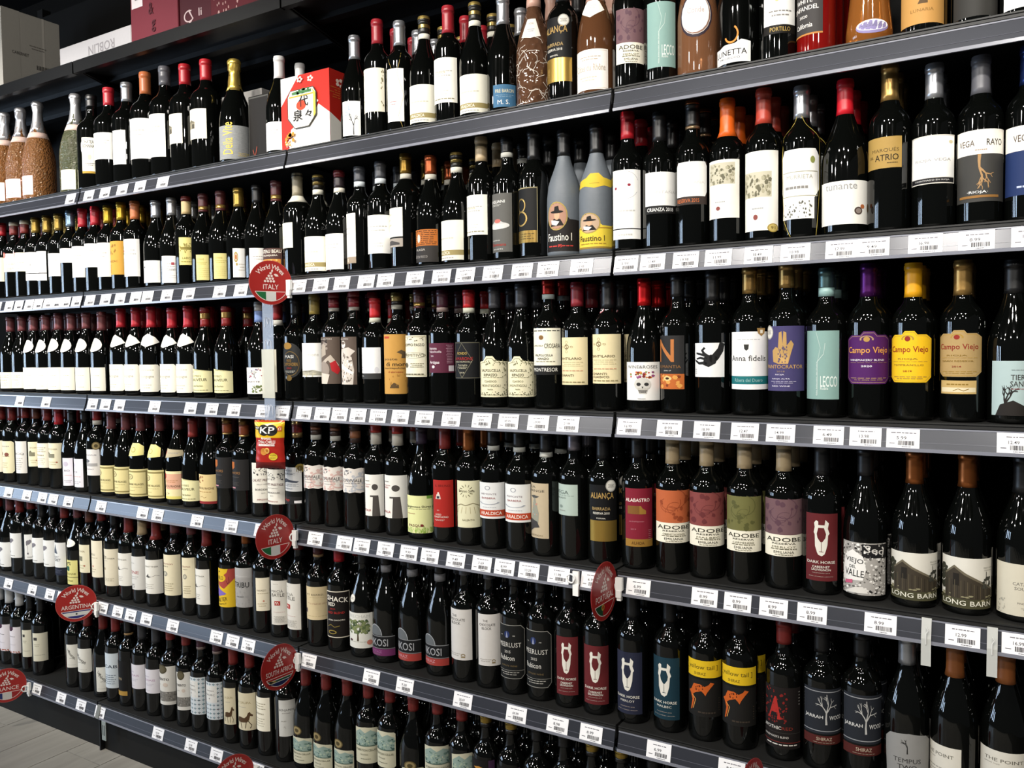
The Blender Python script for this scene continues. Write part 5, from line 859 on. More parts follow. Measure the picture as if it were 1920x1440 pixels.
('D',0.7176,0.0670,0.305,'b',0.0370,'dark','blackw',0.256,'araldica',0.075,0.168,-43,75),
('D',0.7930,0.0670,0.305,'b',0.0370,'dark','blackw',0.249,'seachange',0.044,0.176,-82,36),
('D',0.8684,0.0670,0.305,'b',0.0370,'dark','lilac',0.254,'vega',0.106,0.179,-79,39),
('D',0.9438,0.0670,0.305,'b',0.0370,'dark','black',0.242,'alianca',0.054,0.184,-29,79),
('D',1.0304,0.0670,0.305,'b',0.0370,'dark','black',0.247,'alabastro',0.052,0.183,-26,80),
('D',1.1127,0.0670,0.305,'b',0.0370,'dark','tan',0.242,'adobeo',0.070,0.185,-54,102),
('D',1.1902,0.0670,0.305,'b',0.0370,'dark','tan',0.242,'adober',0.071,0.186,-56,102),
('D',1.2723,0.0670,0.305,'b',0.0370,'dark','tan',0.239,'adobeg',0.069,0.185,-58,80),
('D',1.3533,0.0670,0.305,'b',0.0370,'dark','tan',0.240,'adobem',0.069,0.186,-61,89),
('D',1.4287,0.0670,0.305,'b',0.0370,'dark','black',0.237,'dhred',0.029,0.164,-41,62),
('D',1.5097,0.0705,0.298,'u',0.0405,'dark','black',0.241,'viejo',0.012,0.114,-66,72),
('D',1.5971,0.0705,0.298,'u',0.0405,'dark','copper',0.234,'barn',0.015,0.105,-69,83),
('D',1.6858,0.0705,0.298,'u',0.0405,'dark','copper',0.232,'barn',0.013,0.106,-72,80),
('D',1.7736,0.0705,0.298,'u',0.0405,'dark','black',0.229,'catalina',0.012,0.105,-70,66),
('E',-1.7252,0.0670,0.305,'b',0.0370,'dark','reda',0.245,'cream',0.055,0.162,-66,66),
('E',-1.6464,0.0705,0.298,'u',0.0405,'dark','maroon',0.236,'elephant',0.018,0.115,-61,57),
('E',-1.5675,0.0670,0.305,'b',0.0370,'dark','reda',0.238,'elephant',0.063,0.159,-56,62),
('E',-1.4867,0.0670,0.305,'b',0.0370,'dark','reda',0.254,'elephant',0.067,0.163,15,81),
('E',-1.4113,0.0670,0.305,'b',0.0370,'dark','black',0.234,'elephant',0.063,0.158,-62,66),
('E',-1.3359,0.0670,0.305,'b',0.0370,'dark','black',0.243,'elephant',0.058,0.157,-62,66),
('E',-1.2606,0.0670,0.305,'b',0.0370,'dark','reda',0.243,'regret',0.035,0.157,-59,59),
('E',-1.1817,0.0705,0.298,'u',0.0405,'dark','maroon',0.251,'green',0.012,0.101,-68,50),
('E',-1.1029,0.0670,0.305,'b',0.0370,'dark','brown',0.243,'housec',0.066,0.167,-66,52),
('E',-1.0275,0.0670,0.305,'b',0.0370,'dark','reda',0.257,'cream2',0.059,0.190,-64,54),
('E',-0.9521,0.0670,0.305,'b',0.0370,'dark','black',0.249,'ettiner',0.039,0.169,-47,71),
('E',-0.8712,0.0670,0.305,'b',0.0370,'dark','reda',0.234,'ettinerw',0.051,0.164,-54,64),
('E',-0.7958,0.0670,0.305,'b',0.0370,'dark','tan',0.234,'zine',0.048,0.162,-53,65),
('E',-0.7204,0.0670,0.305,'b',0.0370,'dark','reda',0.225,'ettinerw',0.045,0.160,-35,83),
('E',-0.6208,0.0670,0.305,'b',0.0370,'dark','maroon',0.256,'round',0.054,0.189,-42,76),
('E',-0.5363,0.0670,0.305,'b',0.0370,'dark','maroon',0.259,'round',0.058,0.190,-5,64),
('E',-0.4609,0.0670,0.305,'b',0.0370,'dark','reda',0.234,'ettinerw',0.048,0.162,-59,59),
('E',-0.3499,0.0670,0.305,'b',0.0370,'dark','black',0.235,'malter',0.057,0.178,-44,74),
('E',-0.2745,0.0670,0.305,'b',0.0370,'dark','copper',0.260,'tribu',0.068,0.190,-25,98),
('E',-0.1991,0.0670,0.305,'b',0.0370,'dark','black',0.235,'cream2',0.069,0.170,6,81),
('E',-0.1237,0.0670,0.305,'b',0.0370,'dark','black',0.245,'macia',0.039,0.172,-9,77),
('E',-0.0483,0.0670,0.305,'b',0.0370,'dark','reda',0.269,'macia',0.037,0.173,-69,49),
('E',0.0308,0.0670,0.305,'b',0.0370,'dark','redtan',0.264,'barrel',0.079,0.175,-29,92),
('E',0.1117,0.0670,0.305,'b',0.0370,'dark','redb',0.251,'shack',0.041,0.174,-31,89),
('E',0.1992,0.0705,0.298,'u',0.0405,'dark','black',0.257,'bigtree',0.027,0.126,-42,76),
('E',0.2827,0.0705,0.298,'u',0.0405,'dark','blackn',0.263,'nkosip',0.021,0.076,-48,70),
('E',0.3738,0.0705,0.298,'u',0.0405,'dark','blackn',0.263,'nkosir',0.024,0.082,-50,68),
('E',0.4665,0.0705,0.298,'u',0.0405,'dark','blackn',0.263,'nkosir',0.029,0.084,-52,66),
('E',0.5485,0.0670,0.305,'b',0.0370,'dark','grey',0.270,'choc',0.059,0.190,-57,61),
('E',0.6239,0.0670,0.305,'b',0.0370,'dark','grey',0.270,'choc',0.059,0.190,-19,77),
('E',0.6993,0.0670,0.305,'b',0.0370,'dark','black',0.265,'meer',0.041,0.175,-48,70),
('E',0.7747,0.0670,0.305,'b',0.0370,'dark','black',0.260,'meer',0.034,0.173,-49,69),
('E',0.8515,0.0670,0.305,'b',0.0370,'dark','black',0.248,'dhred',0.032,0.172,-28,60),
('E',0.9276,0.0670,0.305,'b',0.0370,'dark','black',0.247,'dhred',0.026,0.164,-35,65),
('E',1.0165,0.0670,0.305,'b',0.0370,'dark','black',0.236,'dhnavy',0.023,0.165,-51,55),
('E',1.1052,0.0670,0.305,'b',0.0370,'dark','black',0.239,'dhteal',0.030,0.169,-53,54),
('E',1.1870,0.0670,0.305,'b',0.0370,'dark','black',0.240,'tail',0.055,0.178,-56,80),
('E',1.2624,0.0670,0.305,'b',0.0370,'dark','black',0.242,'tail',0.052,0.178,-58,77),
('E',1.3545,0.0670,0.285,'b',0.0370,'dark','reda',0.235,'apoth',0.026,0.154,-61,72),
('E',1.4299,0.0670,0.285,'b',0.0370,'dark','black',0.232,'jarrah',0.054,0.167,-50,88),
('E',1.5053,0.0670,0.285,'b',0.0370,'dark','black',0.235,'jarrah',0.050,0.170,-51,84),
('E',1.5865,0.0705,0.292,'u',0.0405,'dark','silver',0.235,'tempus',0.016,0.111,-54,82),
('E',1.6689,0.0705,0.298,'u',0.0405,'dark','copperd',0.227,'point',0.022,0.103,-98,20),
('E',1.7513,0.0705,0.298,'u',0.0405,'dark','copperd',0.232,'point',0.039,0.116,-70,66),
('F',-1.7467,0.0670,0.305,'b',0.0370,'dark','white',0.241,'fringe',0.051,0.157,-66,66),
('F',-1.6713,0.0670,0.305,'b',0.0370,'dark','white',0.239,'fringe',0.054,0.161,-62,66),
('F',-1.5959,0.0670,0.305,'b',0.0370,'dark','white',0.239,'fringe',0.059,0.163,-51,67),
('F',-1.5181,0.0670,0.305,'b',0.0370,'dark','black',0.238,'smallsq2',0.059,0.164,3,65),
('F',-1.4427,0.0670,0.305,'b',0.0370,'dark','black',0.239,'smallsq2',0.056,0.165,2,90),
('F',-1.2177,0.0670,0.305,'b',0.0370,'dark','black',0.231,'script',0.075,0.161,2,70),
('F',-1.1362,0.0670,0.305,'b',0.0370,'dark','reda',0.238,'script',0.073,0.160,-46,72),
('F',-1.0434,0.0680,0.295,'n',0.0380,'dark','reda',0.240,'script',0.021,0.110,12,88),
('F',-0.9670,0.0670,0.305,'b',0.0370,'dark','reda',0.245,'bluetxt',0.050,0.174,-62,66),
('F',-0.8916,0.0670,0.305,'b',0.0370,'dark','blacktan',0.251,'luis',0.039,0.161,-77,41),
('F',-0.8148,0.0670,0.305,'b',0.0370,'dark','dgrey',0.244,'chais',0.079,0.163,-55,63),
('F',-0.7384,0.0670,0.305,'b',0.0370,'dark','dgrey',0.244,'chais',0.079,0.161,-45,73),
('F',-0.6603,0.0670,0.305,'b',0.0370,'dark','reda',0.269,'ento',0.057,0.187,-45,73),
('F',-0.5789,0.0670,0.305,'b',0.0370,'dark','reda',0.265,'ento',0.057,0.183,-8,66),
('F',-0.5035,0.0670,0.305,'b',0.0370,'dark','plum',0.265,'pattern',0.059,0.181,-62,66),
('F',-0.4248,0.0670,0.305,'b',0.0370,'dark','plum',0.266,'pattern',0.060,0.181,-41,77),
('F',-0.3494,0.0670,0.305,'b',0.0370,'dark','reda',0.243,'horse',0.062,0.178,-8,55),
('F',-0.2740,0.0670,0.305,'b',0.0370,'dark','reda',0.247,'horse',0.061,0.178,-45,73),
('F',-0.1918,0.0670,0.305,'b',0.0370,'dark','black',0.249,'cream',0.077,0.181,-67,51),
('F',-0.1134,0.0670,0.305,'b',0.0370,'dark','black',0.241,'benj',0.080,0.190,6,86),
('F',-0.0346,0.0705,0.298,'u',0.0405,'dark','reda',0.241,'cellar',0.018,0.095,-52,66),
('F',0.0478,0.0705,0.298,'u',0.0405,'dark','reda',0.244,'cellar',0.018,0.096,-56,62),
('F',0.1302,0.0705,0.298,'u',0.0405,'dark','reda',0.245,'cellar',0.022,0.099,-55,63),
('F',0.2121,0.0670,0.305,'b',0.0370,'dark','reda',0.255,'cellarb',0.081,0.184,-36,82),
('F',0.2908,0.0670,0.305,'b',0.0370,'dark','reda',0.260,'cellarb',0.089,0.190,-58,60),
('F',0.3696,0.0705,0.298,'u',0.0405,'dark','reda',0.252,'cellar',0.037,0.110,-15,76),
('F',0.4545,0.0670,0.305,'b',0.0370,'dark','reda',0.265,'cellarb',0.096,0.190,-37,96),
('F',0.5330,0.0670,0.305,'b',0.0370,'dark','reda',0.262,'cellarb',0.089,0.190,-13,100),
('F',0.6084,0.0670,0.305,'b',0.0370,'dark','blackgt',0.263,'darkdeer',0.089,0.190,-66,66),
('F',0.6838,0.0670,0.305,'b',0.0370,'dark','blackgt',0.265,'darkdeer',0.097,0.190,-66,66),
('F',0.7592,0.0670,0.305,'b',0.0370,'dark','black',0.266,'darkdeer',0.105,0.190,-66,66),
('F',0.8346,0.0670,0.305,'b',0.0370,'dark','black',0.268,'darkdeer',0.100,0.190,-66,66),
('F',0.9100,0.0670,0.305,'b',0.0370,'dark','blackgt',0.265,'darkdeer',0.097,0.190,-66,66),
('F',0.9854,0.0670,0.305,'b',0.0370,'dark','blackgt',0.269,'darkdeer',0.094,0.190,-66,66),
('F',1.0643,0.0670,0.305,'b',0.0370,'dark','black',0.270,'darkdeer',0.100,0.190,-66,66),
]
def bayof(x): return max(-2, min(1, math.floor(x)))
for B in BOT:
    r = make_bottle(B); lv, X = B[0], B[1]; b = bayof(X); k = counters[(lv, b)] = counters.get((lv, b), 0) + 1
    cw = CAPW.get(B[7], B[7]); d = STY[B[9]][0]
    lb = f'{cw} capped bottle, {d}, {ORD[k-1]} from left, {SN[lv]} shelf, {BN[b]} bay'
    if len(lb.split()) > 16: lb = f'bottle with {d}, {ORD[k-1]} from left, {SN[lv]} shelf, {BN[b]} bay'
    tag(r, lb, 'bottle', f'wine bottles on the {SN[lv]} bottle shelf')
    allb.append((B, k, b))
# second row: individual bottles while they are in view, the deep rest as one
extra = []
row2 = []
for B, k, b in allb:
    if B[4] in 'CUBDv' or B[9] in ('smallsq2', 'oval', 'sticker'): continue
    if B[0] == 'A' and -.65 < B[1] < .24: continue
    row2.append((B, k, b))
row2.sort(key=lambda q: -q[0][1] - (.6 if q[0][0] in 'BCD' else 0))
n_ind = max(0, 300 - len(allb))
for i, (B, k, b) in enumerate(row2):
    y = B[2] + 2*B[5] + .004; x = B[1] + random.uniform(-.0004, .0004)
    if i < n_ind:
        r = make_bottle(B, y=y, x=x); cw = CAPW.get(B[7], B[7])
        tag(r, f'{cw} capped second-row bottle behind the {ORD[k-1]} bottle, {SN[B[0]]} shelf, {BN[b]} bay', 'bottle', f'second row bottles on the {SN[B[0]]} bottle shelf')
    else: extra.append((B, x, y))
    extra.append((B, x, y + 2*B[5] + .004))
vs = []; fs = []; ms = []; mats = []; smo = []
for B, x, y in extra:
    lv, X, Y, H, t, R, gl, cap, cz, st, z0, z1, a0, a1 = B; H = round(H/.004)*.004; cz = round(cz/.004)*.004
    for me in [body_mesh(t, H, R, gl), cap_mesh(t, H, R, cz, cap)] + ([band_mesh(t, H, R, cz, cap)] if CAPS[cap][1] else []):
        i = len(vs); vs += [(q.co.x + x, q.co.y + y, q.co.z + LZ[lv] + .0523) for q in me.vertices]
        mi = []
        for m in me.materials:
            if m not in mats: mats.append(m)
            mi.append(mats.index(m))
        for q in me.polygons: fs.append(tuple(i + a for a in q.vertices)); ms.append(mi[q.material_index]); smo.append(q.use_smooth)
me = bpy.data.meshes.new('reserve_bottles'); me.from_pydata(vs, [], fs); me.polygons.foreach_set('material_index', ms); me.polygons.foreach_set('use_smooth', smo)
for m in mats: me.materials.append(m)
o = bpy.data.objects.new('reserve_bottles', me); S.collection.objects.link(o); tag(o, 'dark bottles standing in the rows behind the front bottles', 'bottles', kind='stuff')

# ---------------------------------------------------------------- price tickets
TK = {
 'A': [(-1.0766, 0.070), (-0.9685, 0.056), (-0.8765, 0.057), (-0.7818, 0.063), (-0.6876, 0.058), (-0.5724, 0.053)],
 'B': [(-1.5823, 0.076), (-1.4985, 0.067), (-1.4316, 0.065), (-1.3626, 0.053), (-1.3022, 0.056), (-1.2396, 0.055), (-1.1851, 0.047), (-1.1283, 0.062), (-1.0629, 0.051), (-0.9832, 0.065), (-0.8937, 0.069), (-0.8129, 0.064), (-0.7287, 0.065), (-0.6667, 0.063), (-0.5682, 0.058), (-0.4631, 0.061), (-0.3183, 0.062), (-0.2256, 0.060), (0.0115, 0.062), (0.0961, 0.060), (0.1737, 0.054), (0.2599, 0.056), (0.3264, 0.057), (0.4224, 0.057), (0.5057, 0.056), (0.5777, 0.055), (0.6580, 0.053), (0.7394, 0.054), (0.8090, 0.055), (0.8952, 0.053), (1.0031, 0.055), (1.0646, 0.053), (1.1381, 0.052), (1.2075, 0.052), (1.2892, 0.062), (1.3607, 0.055), (1.4449, 0.056), (1.5013, 0.055), (1.5888, 0.054), (1.6697, 0.053), (1.7501, 0.050)],
 'C': [(-1.4494, 0.062), (-1.2735, 0.062), (-0.9885, 0.050), (-0.9139, 0.061), (-0.8353, 0.062), (-0.6484, 0.058), (-0.4690, 0.054), (-0.3701, 0.059), (-0.2703, 0.059), (-0.1450, 0.054), (-0.0649, 0.041), (0.0208, 0.050), (0.0912, 0.062), (0.1555, 0.057), (0.2218, 0.061), (0.2917, 0.057), (0.3666, 0.060), (0.4457, 0.058), (0.5286, 0.059), (0.6208, 0.058), (0.6968, 0.054), (0.7786, 0.063), (0.8570, 0.055), (1.0083, 0.057), (1.1007, 0.057), (1.1827, 0.058), (1.2619, 0.055), (1.3332, 0.052), (1.4237, 0.054), (1.4901, 0.054), (1.5547, 0.054), (1.7329, 0.052)],
 'D': [(-1.5538, 0.068), (-1.4263, 0.069), (-1.3216, 0.074), (-1.2515, 0.082), (-1.1561, 0.086), (-0.9588, 0.065), (-0.7284, 0.065), (-0.6493, 0.063), (-0.4539, 0.061), (-0.2966, 0.060), (-0.1648, 0.050), (0.0535, 0.056), (0.1631, 0.059), (0.2257, 0.055), (0.3088, 0.058), (0.3870, 0.058), (0.4555, 0.056), (0.5367, 0.057), (0.6148, 0.057), (0.6807, 0.056), (0.7489, 0.053), (0.8291, 0.055), (0.9155, 0.054), (1.0277, 0.038), (1.1772, 0.054), (1.2472, 0.055), (1.3199, 0.054), (1.3945, 0.055), (1.5188, 0.054), (1.6556, 0.053), (1.7444, 0.053)],
 'E': [(-1.5797, 0.069), (-1.4141, 0.065), (-1.2957, 0.066), (-1.2192, 0.064), (-0.9698, 0.056), (-0.8833, 0.063), (-0.8112, 0.062), (-0.7266, 0.062), (-0.5895, 0.062), (-0.3778, 0.057), (-0.3037, 0.058), (-0.2341, 0.056), (0.0169, 0.046), (0.2508, 0.057), (0.3662, 0.057), (0.5516, 0.057), (0.7093, 0.056), (0.8221, 0.058), (0.9095, 0.057), (1.0738, 0.058), (1.2344, 0.054)],
 'F': [(-1.4069, 0.069), (-1.2467, 0.065), (-1.1212, 0.069), (-1.0074, 0.069), (-0.6828, 0.067), (-0.5155, 0.066), (-0.3937, 0.062), (-0.2107, 0.060)],
}
PR = {('D', 12): '8.99', ('D', 20): '10.28', ('D', 21): '11.98', ('D', 22): '6.99', ('D', 23): '6.99', ('D', 24): '8.99', ('D', 25): '8.99', ('D', 26): '8.99', ('D', 27): '8.99', ('D', 28): '8.99', ('D', 29): '12.99', ('D', 30): '16.99', ('D', 19): '8.99', ('D', 18): '7.69', ('D', 17): '9.49', ('D', 16): '10.98', ('D', 15): '9.99', ('D', 14): '8.98',
      ('C', 23): '16.99', ('C', 26): '12.47', ('C', 25): '18.99', ('C', 22): '21.99', ('C', 21): '19.99', ('C', 20): '49.99', ('E', 13): '9.28', ('E', 14): '9.28', ('E', 15): '26.69', ('E', 16): '69.99', ('E', 17): '8.98', ('E', 18): '8.99', ('E', 19): '6.99', ('E', 20): '8.99'}
def ticket_art(price, seed):
    a = Art('#f2f1f2'); R = random.Random(seed)
    a.lines(.12, .92, .76, .86, 1, '#77757a', .5, seed); a.t(price, .46, .56, .30, .16, '#4a484c')
    x = .36; v = []; f = []
    while x < .84:
        w = R.choice((.012, .02, .028)); i = len(v); v += [(x, .2), (x+w, .2), (x+w, .42), (x, .42)]; f.append((i, i+1, i+2, i+3)); x += w + R.choice((.010, .018))
    a.add('#2c2a30', v, f); a.rect('#77757a', .1, .27, .26, .31); a.lines(.42, .8, .1, .16, 1, '#77757a', .6, seed + 5)
    return a
TM = {}; tl = sqrt(.0115**2 + .041**2); tilt = atan2(.0115, .041); cnt = {}
for lv, xs in TK.items():
    for i, (x0, wd) in enumerate(xs):
        pr = PR.get((lv, i)) or ('%d.%02d' % (5 + (i*7) % 15, (99, 49, 98)[i % 3]))
        if pr not in TM:
            V, F, Mi, cols = ticket_art(pr, i + 1).cut(1); n = len(V)
            vv = [(x*.056, -.0001 - z*.10, y*.038) for x, y, z in V]; vv += [(0, .0004, 0), (.056, .0004, 0), (.056, .0004, .038), (0, .0004, .038)]
            me = bpy.data.meshes.new('price_ticket'); me.from_pydata(vv, [], F + [(n, n+3, n+2, n+1)]); me.polygons.foreach_set('material_index', Mi + [0])
            for c in cols: me.materials.append(paper(c))
            TM[pr] = me
        o = bpy.data.objects.new('price_ticket', TM[pr]); S.collection.objects.link(o)
        o.location = (x0, .0007 - .0012, LZ[lv] + .002); o.rotation_euler = (-tilt, 0, 0)
        b = bayof(x0 + .02); k = cnt[(lv, b)] = cnt.get((lv, b), 0) + 1
        tag(o, f'white price ticket with barcode, {ORD[min(k-1,15)]} from left on {SN[lv]} shelf edge, {BN[b]} bay', 'price ticket', f'price tickets on the {SN[lv]} shelf edge')

# ---------------------------------------------------------------- round country signs
def arc_text(a, s, r, a0, a1, h, col, cy=0):
    ws = [textgeo(c)[2] if c != ' ' else .3 for c in s]; tot = sum(ws) + .12*(len(s) - 1); x = 0
    for i, ch in enumerate(s):
        t = radians(a0 + (a1 - a0) * (x + ws[i]/2) / tot); x += ws[i] + .12
        if ch == ' ': continue
        v, f, w_, h_ = textgeo(ch); sc = h / .73; ww = w_ * sc; hh = h_ * sc; rr = r + (hh - h*.73)/2
        a.t(ch, rr * sin(t), cy + rr * cos(t), ww, hh, col, -degrees(t))
    return a
def sign_art(country, flag):
    a = Art(); w = '#f0ddd6'; a.disc('#b8504a', 0, 0, 1, 1, 48).disc('#a82420', 0, 0, .975, .975, 48)
    arc_text(a, 'World Wines', .70, -54, 56, .22, w)
    a.keep()
    for k, n in enumerate((1, 2, 3, 4)):
        for j in range(n): a.disc(w, -.03 + (j - (n-1)/2) * .135 - (k-1.5)*.02, .42 - k*.12, .056, .056, 12)
    a.keep(False).poly(w, [(.04, .46), (.09, .46), (.12, .55), (.08, .62), (.03, .54)]).poly(w, [(.14, .38), (.22, .41), (.33, .37), (.37, .29), (.23, .28)])
    wd = {'ITALY': .72, 'ARGENTINA': 1.45, 'FRANCE': 1.2, 'SOUTH AFRICA': 1.5, 'PORTUGAL': 1.35}[country]
    a.t(country, 0, -.19, wd, .22, w)
    def seg(x0, x1, y0, y1, col):      # clipped to the circle segment below y=-.33
        R = .82; P = []; n = 16
        y1 = min(y1, -.42)
        for k in range(n + 1):
            x = x0 + (x1 - x0)*k/n; yb = -sqrt(max(0, R*R - x*x)); P.append((x, min(max(yb, y0), y1)))
        a.poly(col, P + [(x1, y1), (x0, y1)])
    R = .82; xe = sqrt(R*R - .42**2)
    a.poly(w, [(xe*1.04, -.395)] + [(R*1.035*sin(t), -R*1.035*cos(t)) for t in [radians(60 - k*7.5) for k in range(17)]] + [(-xe*1.04, -.395)])
    if flag == 'it': seg(-xe, -xe/3, -1, 0, '#1f6a3c'); seg(-xe/3, xe/3, -1, 0, '#dcdcd8'); seg(xe/3, xe, -1, 0, '#b02226')
    elif flag == 'fr': seg(-xe, -xe/3, -1, 0, '#20306c'); seg(-xe/3, xe/3, -1, 0, '#d4d2cc'); seg(xe/3, xe, -1, 0, '#9c1f22')
    elif flag == 'ar': seg(-xe, xe, -1, 0, '#2a2c74'); seg(-xe, xe, -.68, -.48, '#dcdcd8'); a.disc('#4a4a44', 0, -.58, .05)
    elif flag == 'pt': seg(-xe, -.15, -1, 0, '#1f4a2c'); seg(-.15, xe, -1, 0, '#a3181c'); a.disc('#b39a3c', -.15, -.52, .11).disc('#a3181c', -.15, -.52, .06)
    else:
        seg(-xe, xe, -.55, 0, '#a82420'); seg(-xe, xe, -1, -.62, '#1c2454'); seg(-xe, xe, -.64, -.50, '#d8d8d0'); seg(-xe, xe, -.61, -.53, '#1f4a34')
        a.poly('#c9a94a', [(-xe, -.43), (-.2, -.57), (-.5, -.62), (-xe+.1, -.46)]).poly('#1c1c1c', [(-xe+.04, -.44), (-.3, -.57), (-.5, -.6)])
    return a
SIGNS = [  # country, flag, centre, facing angle, radius, clip point, words
 ('ITALY', 'it', (-.014, -.048, 1.600), 68.5, .0615, (.012, -.004, 1.589), 'ITALY with green white red flag, on the second shelf edge'),
 ('ITALY', 'it', (-.007, -.061, .890), 82, .0628, (.012, -.004, .879), 'ITALY with green white red flag, on the fourth shelf edge'),
 ('SOUTH AFRICA', 'sa', (-.003, -.060, .520), 86, .0640, (.012, -.004, .523), 'SOUTH AFRICA, on the fifth shelf edge'),
 ('ARGENTINA', 'ar', (-1.019, -.043, .542), 59, .0640, (-.962, -.004, .523), 'ARGENTINA with blue white flag, on the fifth shelf edge'),
 ('FRANCE', 'fr', (-1.449, -.067, .172), 62, .0640, (-1.415, -.004, .147), 'FRANCE, above the grey floor at far left'),
 ('PORTUGAL', 'pt', (1.000, -.052, .879), 89, .0640, (1.014, -.004, .879), 'PORTUGAL with green red flag, on the fourth shelf edge'),
 ('ITALY', 'it', (-.203, -.063, .158), 70, .0600, (-.172, -.004, .147), 'cut by the bottom of the photo, under the bottom shelf'),
 ('PORTUGAL', 'pt', (1.330, -.090, .555), 78, .0500, (1.352, -.004, .523), 'just showing at the bottom right shelf edge')]
for country, flag, c, ph, R, cp, words in SIGNS:
    t = empty('country_sign', c, radians(ph)); tag(t, f'round red sign reading {words}' if not words.startswith(('cut', 'just')) else f'round red sign {words}', 'sign', 'round country signs')
    m = MB(); m.lathe([(R-.0004, -.0007), (R, -.0004), (R, .0004), (R-.0004, .0007)], 48); me = m.mesh('disc')
    for v in me.vertices: v.co = Vector((v.co.x, v.co.z, v.co.y))
    me.flip_normals(); me.materials.append(mat('#8f1c20', .32, 0, .03, 20, coat=.3)); o = bpy.data.objects.new('disc', me); S.collection.objects.link(o); o.parent = t
    V, F, Mi, cols = sign_art(country, flag).cut(1)
    me = bpy.data.meshes.new('print'); me.from_pydata([(x*R, -.0008 - z*1000*.00004, y*R) for x, y, z in V], [], F); me.polygons.foreach_set('material_index', Mi)
    for q in cols: me.materials.append(mat(q, .38, 0, .02, 30, coat=.2))
    o = bpy.data.objects.new('print', me); S.collection.objects.link(o); o.parent = t
    # plastic clip, in the sign's own frame
    a = radians(ph); d = Vector(cp) - Vector(c); L = Vector((d.x*cos(a) + d.y*sin(a), -d.x*sin(a) + d.y*cos(a), d.z))
    rx = R - .006
    m = MB(); m.tube([(rx + .011*cos(q), -.004, L.z + .011*sin(q)) for q in [radians(k*20) for k in range(19)]], .0022, 6)
    m.tube([(rx, -.004, L.z + .011), (rx + .002, -.004, L.z), (rx, -.004, L.z - .011)], .0022, 6); m.build('clip_ring', [WHITE], t)
    m = MB(); m.tube([(rx + .009, -.004, L.z), ((rx + .009 + L.x)/2, (L.y-.004)/2, L.z), (L.x, L.y, L.z)], .0030, 6)
    ca, sa = cos(-a), sin(-a)
    def tb(x0, x1, y0, y1, z0, z1):
        i = len(m.v); m.box(x0, x1, y0, y1, z0, z1)
        for k in range(i, len(m.v)):
            x, y, z = m.v[k]; m.v[k] = (L.x + x*ca - y*sa, L.y + x*sa + y*ca, L.z + z)
    tb(-.007, .009, -.006, .003, -.008, .020); tb(-.006, .007, -.007, -.001, -.024, -.008); tb(-.004, .006, -.005, .004, -.031, -.024)
    m.build('clip_base', [WHITE], t)
# ---------------------------------------------------------------- hanging strip and nut packet
def clear(h, al, r=.25):
    m = bpy.data.materials.new('clear_plastic'); m.use_nodes = True; b = m.node_tree.nodes['Principled BSDF']
    b.inputs['Base Color'].default_value = lin(h); b.inputs['Alpha'].default_value = al; b.inputs['Roughness'].default_value = r
    nz = m.node_tree.nodes.new('ShaderNodeTexNoise'); nz.inputs['Scale'].default_value = 30; bp = m.node_tree.nodes.new('ShaderNodeBump'); bp.inputs['Strength'].default_value = .1
    m.node_tree.links.new(nz.outputs[0], bp.inputs['Height']); m.node_tree.links.new(bp.outputs[0], b.inputs['Normal']); return m
t = empty('clip_strip', (-.066, -.014, 1.2)); tag(t, 'clear plastic hanging strip below the upper ITALY sign', 'strip')
m = MB(); m.box(-.0215, .0215, -.0007, .0007, -.02, .372); m.build('plastic_strip', [clear('#8f98a8', .5)], t)
for k in range(6):
    z = .03 + k*.062; m = MB()
    m.tube([(-.012, -.0012, z), (-.012, -.0012, z + .022), (-.006, -.0012, z + .028), (0, -.0012, z + .008), (.005, -.0012, z + .026), (.012, -.0012, z + .020), (.012, -.0012, z - .002)], .0008, 5); m.build('hook', [clear('#dfe4ec', .8, .1)], t)
m = MB(); m.box(-.026, .024, -.003, -.0012, .075, .215); m.build('card_sleeve', [clear('#cbc8b4', .6, .3)], t)
m = MB(); m.tube([(0, -.002, -.015), (0, -.006, -.022), (0, -.014, -.012)], .0015, 6); m.build('bottom_hook', [WHITE], t)
BX, BY, BZ = -.047, -.034, 1.076
t = empty('nut_packet', (BX, BY, BZ), radians(18)); tag(t, 'red and yellow packet of chilli nuts hanging on the clear strip', 'snack packet')
W_, H_ = .094, .138; NX, NY = 16, 28
def bulge(u, v):
    e = (1 - (2*u-1)**2) * min(1, v/.12, (1-v)/.14) if 0 < v < 1 else 0
    return .0005 + .014 * max(0, e)**.6 + .0008*sin(v*40 + u*9) * max(0, e)
def edge(v): return .0035 * (1 - abs(2*v - 1)) + .0006*sin(v*25)
vs = []; fs = []; ms = []
for side in (-1, 1):
    b0 = len(vs)
    for j in range(NY + 1):
        for i in range(NX + 1):
            u, v = i/NX, j/NY; x = (u-.5) * (W_ - 2*edge(v)); z = v*H_ + (.004*sin(u*60) if j in (0, NY) else 0)*.3; vs.append((x, side*bulge(u, v), z))
    for j in range(NY):
        for i in range(NX):
            a = b0 + j*(NX+1) + i; q = (a, a+1, a+NX+2, a+NX+1); fs.append(q if side < 0 else q[::-1])
            v = (j + .5)/NY; ms.append(2 if v < .13 else (0 if v < .66 else (1 if v < .96 else 3)))
me = bpy.data.meshes.new('packet'); me.from_pydata(vs, [], fs); me.polygons.foreach_set('material_index', ms); me.polygons.foreach_set('use_smooth', [True]*len(fs))
for h in ('#a8261c', '#e0b41e', '#6a1916', '#b5481c'): me.materials.append(mat(h, .25, .15, .05, 25))
o = bpy.data.objects.new('packet', me); S.collection.objects.link(o); o.parent = t
